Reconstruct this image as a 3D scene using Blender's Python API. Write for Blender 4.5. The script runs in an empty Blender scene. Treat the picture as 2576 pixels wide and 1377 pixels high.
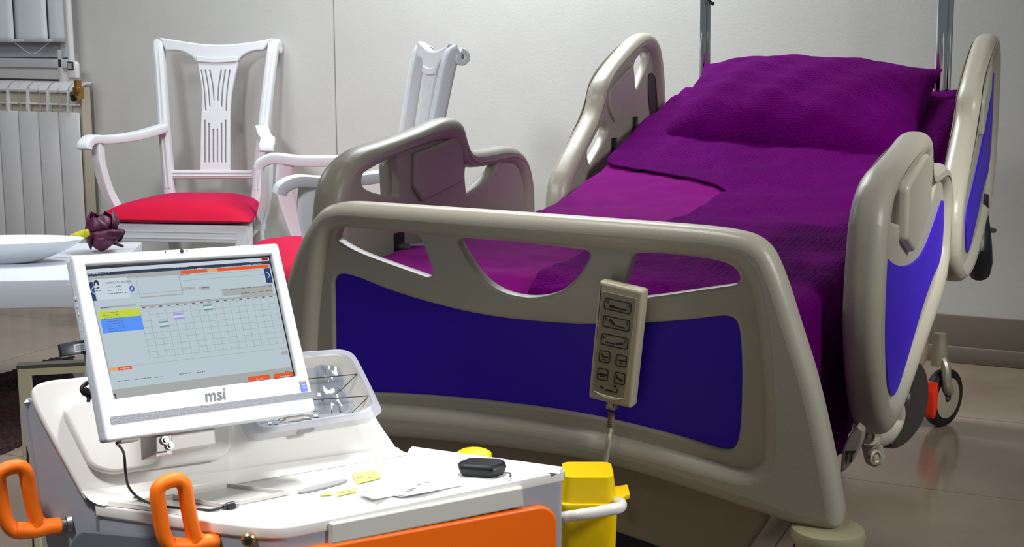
import bpy, bmesh, math, random
import numpy as np
from mathutils import Vector, Matrix
random.seed(4)
SC = bpy.context.scene
COL = SC.collection
# ------------------------------------------------------------------ camera
F, CX, CY = 3500.0, 1288.0, 688.5          # focal length and centre in the 2576 x 1377 frame
H, PITCH, YAW = 1.45, 0.177, 0.414
cam = bpy.data.cameras.new('camera'); co = bpy.data.objects.new('camera', cam); COL.objects.link(co)
cam.sensor_fit = 'HORIZONTAL'; cam.sensor_width = 36.0; cam.lens = F / 2576 * 36.0
cam.clip_start = 0.05
co.location = (0, 0, H); co.rotation_euler = (math.pi / 2 - PITCH, 0, YAW)
SC.camera = co
# ------------------------------------------------------------------ light
SC.view_settings.view_transform = 'Standard'; SC.view_settings.look = 'None'
SC.view_settings.exposure = 0.0; SC.view_settings.gamma = 1.0
SC.view_settings.use_curve_mapping = False
W = bpy.data.worlds.new('world'); SC.world = W; W.use_nodes = True
W.node_tree.nodes['Background'].inputs[0].default_value = (0.82, 0.9, 1.0, 1)
W.node_tree.nodes['Background'].inputs[1].default_value = 0.15

def area(name, loc, target, sx, sy, power, col=(1, 1, 1), spread=180):
    l = bpy.data.lights.new(name, 'AREA'); l.shape = 'RECTANGLE'; l.size = sx; l.size_y = sy
    l.energy = power; l.color = col; l.spread = math.radians(spread)
    o = bpy.data.objects.new(name, l); COL.objects.link(o); o.location = loc
    o.rotation_euler = (Vector(target) - Vector(loc)).to_track_quat('-Z', 'Y').to_euler()
    return o
area('ceiling_lamp_bed', (-2.5, 5.75, 3.3), (-2.5, 5.5, 0), 1.8, 0.4, 84, (0.93, 0.97, 1.0), 140)
area('ceiling_lamp_cart', (-1.2, 2.42, 3.25), (-1.2, 1.75, 0.7), 0.5, 0.3, 6.5, (1, 0.98, 0.95), 50)
area('fill_light_left', (-4.7, 3.4, 3.3), (-4.7, 3.7, 0), 1.2, 1.0, 44, (0.93, 0.96, 1.0))  # added light without fixture, in place of window daylight on the left floor
area('fill_light_chairs', (-3.1, 1.3, 2.9), (-3.3, 5.2, 0.7), 0.6, 0.6, 18, (0.93, 0.96, 1.0), 80)  # added fill to brighten the chairs, no fixture there
area('fill_light_cart_end', (-1.45, 0.75, 2.8), (-1.28, 1.62, 0.7), 0.3, 0.3, 1.9, (1.0, 0.98, 0.96), 34)  # added narrow fill for the cart's left end face, no fixture
area('fill_light_rails', (1.7, 1.9, 2.9), (-0.3, 3.9, 0.8), 0.5, 0.5, 9, (1.0, 0.98, 0.95), 42)  # added fill to brighten the right side rails, no fixture
area('fill_light_drawers', (1.7, 2.15, 2.3), (-1.1, 1.75, 0.75), 0.4, 0.6, 5, (1.0, 0.98, 0.95), 50)  # added fill that brightens the cart's drawer front, no real wall lamp

# ------------------------------------------------------------------ pixel -> place
R_ = np.array([math.cos(YAW), math.sin(YAW), 0]); FH = np.array([-math.sin(YAW), math.cos(YAW), 0]); Z_ = np.array([0, 0, 1.0])
FW = math.cos(PITCH) * FH - math.sin(PITCH) * Z_; UP = math.sin(PITCH) * FH + math.cos(PITCH) * Z_
CAM = np.array([0, 0, H])
def ray(px, py): return FW + (px - CX) / F * R_ - (py - CY) / F * UP
def onx(px, py, v): d = ray(px, py); return Vector(CAM + d * (v / d[0]))
def ony(px, py, v): d = ray(px, py); return Vector(CAM + d * (v / d[1]))
def onz(px, py, v): d = ray(px, py); return Vector(CAM + d * ((v - H) / d[2]))
def onp(px, py, P0, N):
    d = Vector(ray(px, py)); c = Vector(CAM)
    return c + d * ((Vector(P0) - c).dot(N) / d.dot(N))
class Frame:
    """a plane at its real place: origin, two unit axes and the normal"""
    def __init__(s, O, U, V):
        s.O = Vector(O); s.U = Vector(U).normalized(); V = Vector(V); s.V = (V - s.U * V.dot(s.U)).normalized(); s.N = s.U.cross(s.V)
    def uv(s, px, py): q = onp(px, py, s.O, s.N) - s.O; return (q.dot(s.U), q.dot(s.V))
    def p(s, u, v, n=0): return s.O + s.U * u + s.V * v + s.N * n
    def M(s, n=0):
        m = Matrix((s.U, s.V, s.N)).transposed().to_4x4(); m.translation = s.O + s.N * n; return m
    def loop(s, pts):
        k = sum((onp(q[0], q[1], s.O, s.N) - Vector(CAM)).dot(Vector(FW)) for q in pts) / len(pts) / F     # metres per pixel at that distance
        return [(*s.uv(q[0], q[1]), *[r * k for r in q[2:]]) for q in pts]

# ------------------------------------------------------------------ materials
def lin(c):
    return tuple(((v / 255) / 12.92 if v / 255 <= 0.04045 else (((v / 255) + 0.055) / 1.055) ** 2.4) for v in c)
MATS = {}
def mat(name, rgb, rough=0.5, metal=0.0, bump=0.0, bscale=60, var=0.0, coat=0.0, emit=0.0, spec=0.5, sheen=None, waffle=None, vscale=6):
    if name in MATS: return MATS[name]
    m = bpy.data.materials.new(name); m.use_nodes = True; n = m.node_tree.nodes; l = m.node_tree.links
    b = n['Principled BSDF']; c = lin(rgb)
    if emit: spec, rough = 0.05, 0.8
    b.inputs['Base Color'].default_value = (*c, 1); b.inputs['Roughness'].default_value = rough
    b.inputs['Metallic'].default_value = metal; b.inputs['Coat Weight'].default_value = coat
    b.inputs['Specular IOR Level'].default_value = spec
    tc = n.new('ShaderNodeTexCoord')
    if var:
        nz = n.new('ShaderNodeTexNoise'); nz.inputs['Scale'].default_value = vscale; nz.inputs['Detail'].default_value = 4
        l.new(tc.outputs['Object'], nz.inputs['Vector'])
        r = n.new('ShaderNodeValToRGB'); r.color_ramp.elements[0].position = 0.3; r.color_ramp.elements[1].position = 0.7
        r.color_ramp.elements[0].color = (*[v * (1 - var) for v in c], 1); r.color_ramp.elements[1].color = (*[min(1, v * (1 + var)) for v in c], 1)
        l.new(nz.outputs['Fac'], r.inputs[0]); l.new(r.outputs[0], b.inputs['Base Color'])
    if bump:
        nz = n.new('ShaderNodeTexNoise'); nz.inputs['Scale'].default_value = bscale; nz.inputs['Detail'].default_value = 3
        l.new(tc.outputs['Object'], nz.inputs['Vector'])
        h = nz.outputs['Fac']
        if waffle:
            v = n.new('ShaderNodeTexBrick'); v.inputs['Scale'].default_value = waffle
            v.inputs['Mortar Size'].default_value = 0.09; v.inputs['Mortar Smooth'].default_value = 1
            v.inputs['Brick Width'].default_value = 0.5; v.inputs['Row Height'].default_value = 0.4
            l.new(tc.outputs['UV'], v.inputs['Vector'])
            mx = n.new('ShaderNodeMath'); mx.operation = 'SUBTRACT'
            l.new(h, mx.inputs[0]); l.new(v.outputs['Fac'], mx.inputs[1]); h = mx.outputs[0]
        bp = n.new('ShaderNodeBump'); bp.inputs['Strength'].default_value = bump; bp.inputs['Distance'].default_value = 0.01
        l.new(h, bp.inputs['Height']); l.new(bp.outputs[0], b.inputs['Normal'])
    if sheen:
        b.inputs['Sheen Weight'].default_value = sheen[0]; b.inputs['Sheen Tint'].default_value = (*lin(sheen[1]), 1); b.inputs['Sheen Roughness'].default_value = 0.35
    if emit:
        b.inputs['Emission Color'].default_value = (*c, 1); b.inputs['Emission Strength'].default_value = emit
        b.inputs['Base Color'].default_value = (0.01, 0.01, 0.01, 1)
    MATS[name] = m; return m
def clear(name, tint, gloss=0.12, rough=0.05):
    m = bpy.data.materials.new(name); m.use_nodes = True; n = m.node_tree.nodes; l = m.node_tree.links
    n.remove(n['Principled BSDF'])
    t = n.new('ShaderNodeBsdfTransparent'); t.inputs[0].default_value = (*lin(tint), 1)
    g = n.new('ShaderNodeBsdfGlossy'); g.inputs['Roughness'].default_value = rough
    fr = n.new('ShaderNodeFresnel'); fr.inputs[0].default_value = 1.45
    ad = n.new('ShaderNodeMath'); ad.operation = 'ADD'; ad.use_clamp = True; ad.inputs[1].default_value = gloss; l.new(fr.outputs[0], ad.inputs[0])
    mx = n.new('ShaderNodeMixShader'); l.new(ad.outputs[0], mx.inputs[0]); l.new(t.outputs[0], mx.inputs[1]); l.new(g.outputs[0], mx.inputs[2])
    l.new(mx.outputs[0], n['Material Output'].inputs[0]); MATS[name] = m; return m
CREAM = mat('bed_cream_plastic', (182, 178, 162), 0.32, bump=0.08, bscale=500)
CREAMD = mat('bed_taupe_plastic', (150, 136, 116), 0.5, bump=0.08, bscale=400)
BLUE = mat('blue_violet_panel', (62, 22, 205), 0.45, bump=0.03, bscale=300, spec=0.25)
SHEET = mat('magenta_cotton', (128, 8, 120), 0.85, bump=0.15, bscale=300, spec=0.04)
COVER = mat('purple_waffle_cloth', (94, 1, 99), 0.9, bump=0.35, bscale=90, waffle=30, spec=0.03, var=0.12)
RED = mat('red_velvet', (188, 6, 50), 0.75, bump=0.1, bscale=300, sheen=(0.5, (255, 40, 150)), spec=0.2)
WPAINT = mat('white_chair_lacquer', (216, 220, 224), 0.4)
WHITE = mat('white_moulded_plastic', (236, 236, 232), 0.22, bump=0.01, bscale=200)
WHITEM = mat('white_monitor_plastic', (208, 214, 222), 0.4)
GREY = mat('grey_cart_plastic', (158, 164, 174), 0.4, bump=0.02, bscale=300)
GREYD = mat('dark_grey_plastic', (92, 98, 108), 0.3)
LGREY = mat('light_grey_plastic', (200, 200, 196), 0.4)
ORANGE = mat('orange_soft_plastic', (255, 118, 4), 0.5, bump=0.02, bscale=300)
ORANGED = mat('orange_door_lacquer', (255, 112, 8), 0.4)
YELLOW = mat('yellow_plastic', (250, 212, 0), 0.35)
BLACK = mat('black_rubber', (14, 14, 18), 0.5)
BLACKP = mat('black_plastic', (24, 28, 36), 0.4)
CHROME = mat('chrome', (225, 225, 228), 0.08, 1.0)
STEEL = mat('brushed_steel', (150, 152, 156), 0.45, 1.0)
BRASS = mat('brass', (190, 150, 90), 0.3, 1.0)
DARKM = mat('dark_metal', (46, 44, 44), 0.5, 0.3)
RUG = mat('dark_red_shag', (40, 3, 14), 0.95, bump=1.0, bscale=120, var=0.6, vscale=14)
TAB = mat('white_table_lacquer', (212, 218, 226), 0.3)
BOWL = mat('white_glazed_ceramic', (218, 222, 226), 0.35)
PETAL = mat('dark_purple_petal', (74, 4, 50), 0.5, var=0.6, vscale=30)
LEAF = mat('yellow_green_leaf', (196, 188, 10), 0.5, var=0.25, vscale=30)
FRAMEC = mat('cream_painted_frame', (212, 206, 172), 0.4)
RADW = mat('white_radiator_enamel', (222, 222, 222), 0.35)
RADB = mat('beige_radiator_core', (186, 178, 160), 0.6)
PAPER = mat('white_paper', (236, 238, 242), 0.8)
NOTE = mat('yellow_note_paper', (250, 242, 120), 0.8)
INK = mat('grey_ink', (120, 124, 130), 0.8)
INKD = mat('dark_ink', (40, 40, 42), 0.8)
RINGC = mat('cream_handset_plastic', (186, 180, 154), 0.4, bump=0.05, bscale=500)
RINGP = mat('grey_handset_label', (148, 140, 118), 0.5)
CLEARP = mat('clear_plastic', (222, 226, 238), 0.1); CLEARP.node_tree.nodes['Principled BSDF'].inputs['Alpha'].default_value = 0.42
FILM = clear('clear_film', (240, 242, 246), 0.08, 0.12)
GLASS = clear('clear_glass', (240, 244, 246), 0.0, 0.01)

# floor: polished brown-grey tiles with thin dark joints
m = bpy.data.materials.new('polished_floor_tiles'); m.use_nodes = True; n = m.node_tree.nodes; l = m.node_tree.links; b = n['Principled BSDF']
tc = n.new('ShaderNodeTexCoord'); mp = n.new('ShaderNodeMapping'); mp.inputs['Location'].default_value = (0.12, 0.0, 0)
l.new(tc.outputs['Object'], mp.inputs[0])
br = n.new('ShaderNodeTexBrick'); br.offset = 0.0; br.inputs['Scale'].default_value = 1.0; br.inputs['Mortar Size'].default_value = 0.0025
br.inputs['Brick Width'].default_value = 0.9; br.inputs['Row Height'].default_value = 0.9; br.inputs['Mortar Smooth'].default_value = 0.2
l.new(mp.outputs[0], br.inputs['Vector'])
nz = n.new('ShaderNodeTexNoise'); nz.inputs['Scale'].default_value = 2.2; nz.inputs['Detail'].default_value = 6; l.new(tc.outputs['Object'], nz.inputs['Vector'])
rp = n.new('ShaderNodeValToRGB'); rp.color_ramp.elements[0].position = 0.3; rp.color_ramp.elements[1].position = 0.7
rp.color_ramp.elements[0].color = (*lin((120, 106, 92)), 1); rp.color_ramp.elements[1].color = (*lin((140, 126, 110)), 1)
l.new(nz.outputs['Fac'], rp.inputs[0])
mx = n.new('ShaderNodeMixRGB'); mx.inputs[2].default_value = (*lin((66, 58, 50)), 1); l.new(br.outputs['Fac'], mx.inputs[0]); l.new(rp.outputs[0], mx.inputs[1])
l.new(mx.outputs[0], b.inputs['Base Color']); b.inputs['Roughness'].default_value = 0.16
FLOORM = m
WALLM = mat('warm_grey_wall_paint', (205, 205, 200), 0.7, bump=0.05, bscale=80, var=0.03, vscale=3)
CEILM = mat('white_ceiling_paint', (225, 225, 222), 0.8)

# ------------------------------------------------------------------ helpers
ROOT = {}
def tag(o, label=None, cat=None, group=None, kind=None):
    if label: o['label'] = label
    if cat: o['category'] = cat
    if group: o['group'] = group
    if kind: o['kind'] = kind
    return o
def thing(name, label, cat, loc=(0, 0, 0), rz=0, group=None):
    o = bpy.data.objects.new(name, None); COL.objects.link(o); o.empty_display_size = 0.05
    o.location = loc; o.rotation_euler = (0, 0, rz)
    ROOT[o.name] = Matrix.Translation(Vector(loc)) @ Matrix.Rotation(rz, 4, 'Z')
    return tag(o, label, cat, group)
def link(name, me, material, parent=None, local=False, smooth=35):
    """links a mesh as ONE object; world-space meshes are moved into their root's own space"""
    if material: me.materials.clear(); me.materials.append(material)
    if smooth:
        me.shade_smooth()
        me.set_sharp_from_angle(angle=math.radians(smooth))
    o = bpy.data.objects.new(name, me); COL.objects.link(o)
    if parent is not None:
        M = ROOT[parent.name]
        if not local: me.transform(M.inverted())
        o.parent = parent; ROOT[o.name] = M
    else:
        vs = [v.co for v in me.vertices]
        c = Vector(((min(v.x for v in vs) + max(v.x for v in vs)) / 2, (min(v.y for v in vs) + max(v.y for v in vs)) / 2, min(v.z for v in vs)))
        me.transform(Matrix.Translation(-c)); o.location = c; ROOT[o.name] = Matrix.Translation(c)
    return o
class MB:
    def __init__(s): s.bm = bmesh.new()
    def add(s, me, M=None):
        me2 = me.copy()
        if M is not None: me2.transform(M)
        s.bm.from_mesh(me2); bpy.data.meshes.remove(me2); return s
    def box(s, c, size, M=None, bevel=0.0, seg=2):
        t = bmesh.new(); bmesh.ops.create_cube(t, size=1)
        bmesh.ops.scale(t, vec=size, verts=t.verts)
        if bevel: bmesh.ops.bevel(t, geom=list(t.edges), offset=bevel, segments=seg, profile=0.5, affect='EDGES')
        bmesh.ops.translate(t, vec=c, verts=t.verts)
        return s._in(t, M)
    def _in(s, t, M=None):
        if M is not None: bmesh.ops.transform(t, matrix=M, verts=t.verts)
        me = bpy.data.meshes.new('t'); t.to_mesh(me); t.free(); s.bm.from_mesh(me); bpy.data.meshes.remove(me); return s
    def tube(s, pts, r, n=12, closed=False, sq=None, caps=True):
        """sweep along a path; r a number or list; sq=(a,b) makes a rounded-rectangle section of half sizes a,b (b along world Z)"""
        P = [Vector(p) for p in pts]; k = len(P); rr = r if isinstance(r, (list, tuple)) else [r] * k
        T = []
        for i in range(k):
            a = P[(i - 1) % k] if (closed or i > 0) else P[i]; c = P[(i + 1) % k] if (closed or i < k - 1) else P[i]
            T.append((c - a).normalized())
        ref = Vector((0, 0, 1)) if abs(T[0].z) < 0.9 else Vector((0, 1, 0))
        X = (ref - T[0] * ref.dot(T[0])).normalized(); rings = []
        for i in range(k):
            X = (X - T[i] * X.dot(T[i])).normalized(); Y = T[i].cross(X); ring = []
            for j in range(n):
                a = 2 * math.pi * (j + 0.5) / n; ca, sa = math.cos(a), math.sin(a)
                if sq:
                    e = 0.35; ca = math.copysign(abs(ca) ** e, ca); sa = math.copysign(abs(sa) ** e, sa)
                    v = P[i] + X * (ca * sq[1] * rr[i]) + Y * (sa * sq[0] * rr[i])
                else: v = P[i] + (X * ca + Y * sa) * rr[i]
                ring.append(s.bm.verts.new(v))
            rings.append(ring)
        for i in range(k if closed else k - 1):
            A, B = rings[i], rings[(i + 1) % k]; sh = 0
            if closed and i == k - 1:
                sh = min(range(n), key=lambda q: (A[0].co - B[q].co).length)
            for j in range(n): s.bm.faces.new((A[j], A[(j + 1) % n], B[(j + 1 + sh) % n], B[(j + sh) % n]))
        if caps and not closed:
            s.bm.faces.new(rings[0][::-1]); s.bm.faces.new(rings[-1])
        return s
    def lathe(s, prof, M=None, n=32, sx=1, sy=1):
        rows = []
        for (r, z) in prof:
            rows.append([s.bm.verts.new((M or Matrix()) @ Vector((r * sx * math.cos(2 * math.pi * j / n), r * sy * math.sin(2 * math.pi * j / n), z))) for j in range(n)])
        for a, b in zip(rows, rows[1:]):
            for j in range(n): s.bm.faces.new((a[j], a[(j + 1) % n], b[(j + 1) % n], b[j]))
        if prof[0][0] > 1e-6: s.bm.faces.new(rows[0][::-1])
        if prof[-1][0] > 1e-6: s.bm.faces.new(rows[-1])
        return s
    def grid(s, rows, closed=False):
        V = [[s.bm.verts.new(p) for p in row] for row in rows]
        for a, b in zip(V, V[1:]):
            for j in range(len(a) - 1): s.bm.faces.new((a[j], a[j + 1], b[j + 1], b[j]))
        return s
    def loft(s, La, Lb):
        """solid between two matching closed polygons"""
        A = [s.bm.verts.new(p) for p in La]; B = [s.bm.verts.new(p) for p in Lb]; k = len(A)
        for j in range(k): s.bm.faces.new((A[j], A[(j + 1) % k], B[(j + 1) % k], B[j]))
        s.bm.faces.new(A[::-1]); s.bm.faces.new(B); return s
    def prism(s, pts, vec, bevel=0, seg=2):
        t = bmesh.new(); v = Vector(vec)
        A = [t.verts.new(p) for p in pts]; B = [t.verts.new(Vector(p) + v) for p in pts]; k = len(A)
        for j in range(k): t.faces.new((A[j], A[(j + 1) % k], B[(j + 1) % k], B[j]))
        t.faces.new(A[::-1]); t.faces.new(B)
        bmesh.ops.recalc_face_normals(t, faces=t.faces)
        if bevel: bmesh.ops.bevel(t, geom=[e for e in t.edges if e.calc_face_angle(0) > 0.5], offset=bevel, segments=seg, profile=0.5, affect='EDGES')
        return s._in(t)
    def mesh(s, recalc=True):
        if recalc: bmesh.ops.recalc_face_normals(s.bm, faces=s.bm.faces)
        me = bpy.data.meshes.new('m'); s.bm.to_mesh(me); s.bm.free(); return me
    def build(s, name, material, parent=None, local=False, smooth=35, recalc=True): return link(name, s.mesh(recalc), material, parent, local, smooth)
def rloop(pts, n=6):
    """polygon with rounded corners: (x, y, r); no r = as round as the neighbours allow"""
    out = []; k = len(pts)
    for i in range(k):
        p = Vector(pts[i][:2]); a = Vector(pts[i - 1][:2]); c = Vector(pts[(i + 1) % k][:2]); r = pts[i][2] if len(pts[i]) > 2 else 1e9
        if r <= 0: out.append(p); continue
        da, dc = (a - p), (c - p); ta = min(r, da.length * 0.499); tcc = min(r, dc.length * 0.499)
        s, e = p + da.normalized() * ta, p + dc.normalized() * tcc
        for j in range(n + 1):
            t = j / n; out.append(s * (1 - t) ** 2 + p * (2 * t * (1 - t)) + e * t * t)
    res = []
    for q in out:
        if not res or (q - res[-1]).length > 1e-6: res.append(q)
    if (res[0] - res[-1]).length < 1e-6: res.pop()
    return res
def plate(loops, M, thick, bevel=0.0, res=3, n=6):
    """filled outline with holes, real thickness, rounded rims"""
    cu = bpy.data.curves.new('c', 'CURVE'); cu.dimensions = '2D'; cu.fill_mode = 'BOTH'
    cu.extrude = max(thick / 2 - bevel, 0); cu.bevel_depth = bevel; cu.bevel_resolution = res; cu.offset = -bevel
    for lp in loops:
        P = rloop(lp, n); sp = cu.splines.new('POLY'); sp.points.add(len(P) - 1); sp.use_cyclic_u = True
        for q, w in zip(sp.points, P): q.co = (w[0], w[1], 0, 1)
    o = bpy.data.objects.new('c', cu); COL.objects.link(o)
    dg = bpy.context.evaluated_depsgraph_get(); dg.update()
    me = bpy.data.meshes.new_from_object(o.evaluated_get(dg))
    bpy.data.objects.remove(o); bpy.data.curves.remove(cu)
    me.transform(M); return me
def text_mesh(txt, size, M, extrude=0.0, shear=0.0, bold=0.0):
    cu = bpy.data.curves.new('t', 'FONT'); cu.body = txt; cu.size = size; cu.extrude = extrude; cu.align_x = 'CENTER'; cu.align_y = 'CENTER'; cu.shear = shear; cu.offset = bold
    cu.resolution_u = 3
    o = bpy.data.objects.new('t', cu); COL.objects.link(o)
    dg = bpy.context.evaluated_depsgraph_get(); dg.update()
    me = bpy.data.meshes.new_from_object(o.evaluated_get(dg))
    bpy.data.objects.remove(o); bpy.data.curves.remove(cu); me.transform(M); return me
def spline(pts, n=8, closed=False):
    P = [Vector(p) for p in pts]; k = len(P); out = []
    for i in range(k if closed else k - 1):
        p1, p2 = P[i], P[(i + 1) % k]
        p0 = P[(i - 1) % k] if (closed or i > 0) else p1 * 2 - p2
        p3 = P[(i + 2) % k] if (closed or i < k - 2) else p2 * 2 - p1
        for j in range(n):
            t = j / n; out.append(0.5 * ((2 * p1) + (p2 - p0) * t + (2 * p0 - 5 * p1 + 4 * p2 - p3) * t * t + (3 * p1 - p0 - 3 * p2 + p3) * t ** 3))
    if not closed: out.append(P[-1])
    return out
def axisM(p, d):
    """matrix whose +Z runs along d from p"""
    return Matrix.Translation(Vector(p)) @ Vector(d).to_track_quat('Z', 'Y').to_matrix().to_4x4()
XZ = lambda y: Frame((0, y, 0), (1, 0, 0), (0, 0, 1))      # normal = -y, towards the room

# ================================================================== THE ROOM
YW = 6.2
tag(MB().box((-2.5, 2.6, -0.05), (11, 8.0, 0.1)).build('floor', FLOORM, smooth=0), kind='structure')
tag(MB().box((-2.5, YW + 0.06, 1.7), (11, 0.12, 3.4)).build('wall_back', WALLM, smooth=0), kind='structure')
tag(MB().box((-2.5, 2.6, 3.45), (11, 8.0, 0.1)).build('ceiling', CEILM, smooth=0), kind='structure')
tag(MB().box((-0.3, YW - 0.008, 0.105), (6.5, 0.016, 0.21), bevel=0.004).box((-0.3, YW - 0.014, 0.036), (6.5, 0.028, 0.072), bevel=0.006).build('baseboard_back', mat('grey_baseboard', (118, 108, 98), 0.35)), kind='structure')
jx = ony(846, 300, YW).x
tag(MB().box((jx, YW - 0.0008, 1.7), (0.004, 0.0016, 3.4)).build('trim_1', mat('grey_joint', (130, 130, 130), 0.8), smooth=0), kind='structure')
# window with vertical blind
w = MB()
yw = YW - 0.03
def wq(px, py): return ony(px, py, yw)
xr = wq(172, 60).x; zb = wq(165, 150).z
w.box(((xr - 0.02), yw, 2.1), (0.04, 0.06, 1.66), bevel=0.004)
w.box((xr - 0.9, yw, zb - 0.02), (1.8, 0.06, 0.05), bevel=0.004).box((xr - 0.9, yw, 2.91), (1.8, 0.06, 0.06), bevel=0.004).box((xr - 1.78, yw, 2.1), (0.04, 0.06, 1.66), bevel=0.004)
wf = tag(w.build('window_1', mat('white_window_frame', (196, 198, 202), 0.4)), kind='structure')
MB().box((xr - 0.9, yw + 0.012, 2.08), (1.72, 0.006, 1.62)).build('pane', mat('frosted_window_glass', (176, 178, 184), 0.3), wf)
s0 = MB(); a = wq(-160, 150); c = wq(160, 200)
s0.box(((a.x + c.x) / 2, yw + 0.01, (a.z + c.z) / 2), (c.x - a.x, 0.04, a.z - c.z), bevel=0.004)
s0.box((wq(160, 170).x, yw, wq(160, 170).z), (0.03, 0.06, 0.2), bevel=0.005)
s0.build('apron_panel', mat('white_window_apron', (206, 204, 200), 0.5), wf)
bl = thing('vertical_blind', 'white vertical fabric blind hanging over the window above the radiator', 'blind', (wq(60, 100).x, yw - 0.06, 1.35))
BLM = mat('white_blind_fabric', (228, 234, 238), 0.8, bump=0.1, bscale=200)
edges = [-130, -50, 38, 122, 166]
for e0, e1 in zip(edges, edges[1:]):
    pa, pb = ony(e0, 105, yw - 0.06), ony(e1, 105, yw - 0.055)
    wd = pb.x - pa.x + 0.012; rows = []
    for z in (pa.z, pa.z + 0.035, pa.z + 0.3, 2.0, 2.9):
        rows.append([(pa.x + wd * t, yw - 0.05 - 0.022 * t - 0.012 * math.sin(math.pi * t), z) for t in [i / 6 for i in range(7)]])
    sl = MB().grid(rows).build('slat', BLM, bl)
    md = sl.modifiers.new('thick', 'SOLIDIFY'); md.thickness = 0.004
    MB().box(((pa.x + pb.x) / 2, yw - 0.066, pa.z + 0.008), (wd * 0.94, 0.008, 0.016), bevel=0.003).build('weight', RADW, bl)
a, c = ony(38, 108, yw - 0.06), ony(122, 108, yw - 0.06)
MB().tube(spline([a, (a + c) / 2 - Vector((0, 0, 0.06)), c]), 0.002, 6).build('chain', RADW, bl)

# ================================================================== RADIATOR
rx0 = ony(198, 280, 6.05).x; pitch = 0.1433
rad = thing('radiator', 'white sectional radiator on the wall under the window', 'radiator', (rx0 - 0.4, 6.1, 0.12))
yf = 6.05
for k in range(7):
    x = rx0 - pitch * (k + 0.5); b_ = MB()
    b_.box((x, yf + 0.005, 0.545), (pitch - 0.006, 0.014, 0.86), bevel=0.005)
    sec = b_.build('section', RADW, rad)
    c_ = MB()
    prof = [(6.045, 0.975), (6.043, 1.0)] + [(6.135 - 0.085 * math.cos(t), 1.065 + 0.075 * math.sin(t)) for t in [i * math.pi / 16 for i in range(0, 9)]] + [(6.165, 1.14)]
    cap = prof[4:]
    out = [(x - pitch / 2 + 0.003, yy, zz) for yy, zz in cap]; back = [(x - pitch / 2 + 0.003, yy + 0.004, zz - 0.012) for yy, zz in cap[::-1]]
    c_.prism(out + back, (pitch - 0.006, 0, 0))
    c_.build('top_cap', RADW, sec)
    f_ = MB()
    fo = [(x - 0.006, yy, zz) for yy, zz in prof]; fb = [(x - 0.006, yy + 0.03, zz - 0.016) for yy, zz in prof[::-1]]
    f_.prism(fo + fb, (0.012, 0, 0))
    f_.box((x, 6.062, 1.018), (pitch - 0.012, 0.012, 0.010), bevel=0.003)
    f_.build('fin', RADW, sec)
    MB().box((x, 6.115, 0.61), (pitch - 0.001, 0.07, 1.0)).build('core', RADB, sec)
vx = ony(190, 220, 6.02).x
v_ = MB(); zt_ = ony(190, 154, 6.02).z; zb_ = ony(190, 200, 6.02).z
v_.box((vx, 6.012, (zt_ + zb_) / 2), (0.072, 0.036, zt_ - zb_), bevel=0.016, seg=3)
hd = v_.build('thermostat_head', RADW, rad)
lb = MB(); lz = ony(190, 166, 5.985).z
MB().box((vx, 5.9895, lz), (0.038, 0.003, 0.045)).build('display', mat('dark_display', (46, 48, 46), 0.3), hd)
for q, wq_ in ((-0.013, 0.003), (-0.007, 0.0025), (-0.001, 0.006), (0.007, 0.002), (0.013, 0.003)): lb.box((vx + q, 5.9872, lz), (wq_, 0.002, 0.03))
lb.build('display_mark', mat('pale_display_mark', (190, 196, 186), 0.5), hd)
g_ = MB()
g_.lathe([(0.026, 0), (0.03, 0.01), (0.03, 0.03), (0.02, 0.035), (0.02, 0.07)], Matrix.Translation((vx, 6.04, zb_ - 0.075)), 16)
g_.lathe([(0.018, 0), (0.024, 0.004), (0.024, 0.02), (0.018, 0.03), (0.018, 0.07)], axisM((vx + 0.02, 6.045, zb_ - 0.085), (-1, 0, 0)), 16)
g_.lathe([(0.0, 0), (0.016, 0), (0.02, 0.01), (0.016, 0.03), (0.0, 0.03)], axisM((vx + 0.008, 6.03, zb_ - 0.1), (0, -1, 0)), 16)
g_.build('valve', BRASS, rad)
MB().lathe([(0.018, 0), (0.018, 0.012)], axisM((vx + 0.008, 6.0, zb_ - 0.1), (0, -1, 0)), 16).build('valve_knob', BLACK, rad)
px_ = ony(176, 80, 6.1).x
MB().tube([(px_, 6.1, zt_ - 0.02), (px_ - 0.012, 6.1, 3.3)], 0.018, 12).build('pipe', RADW, rad)

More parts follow.
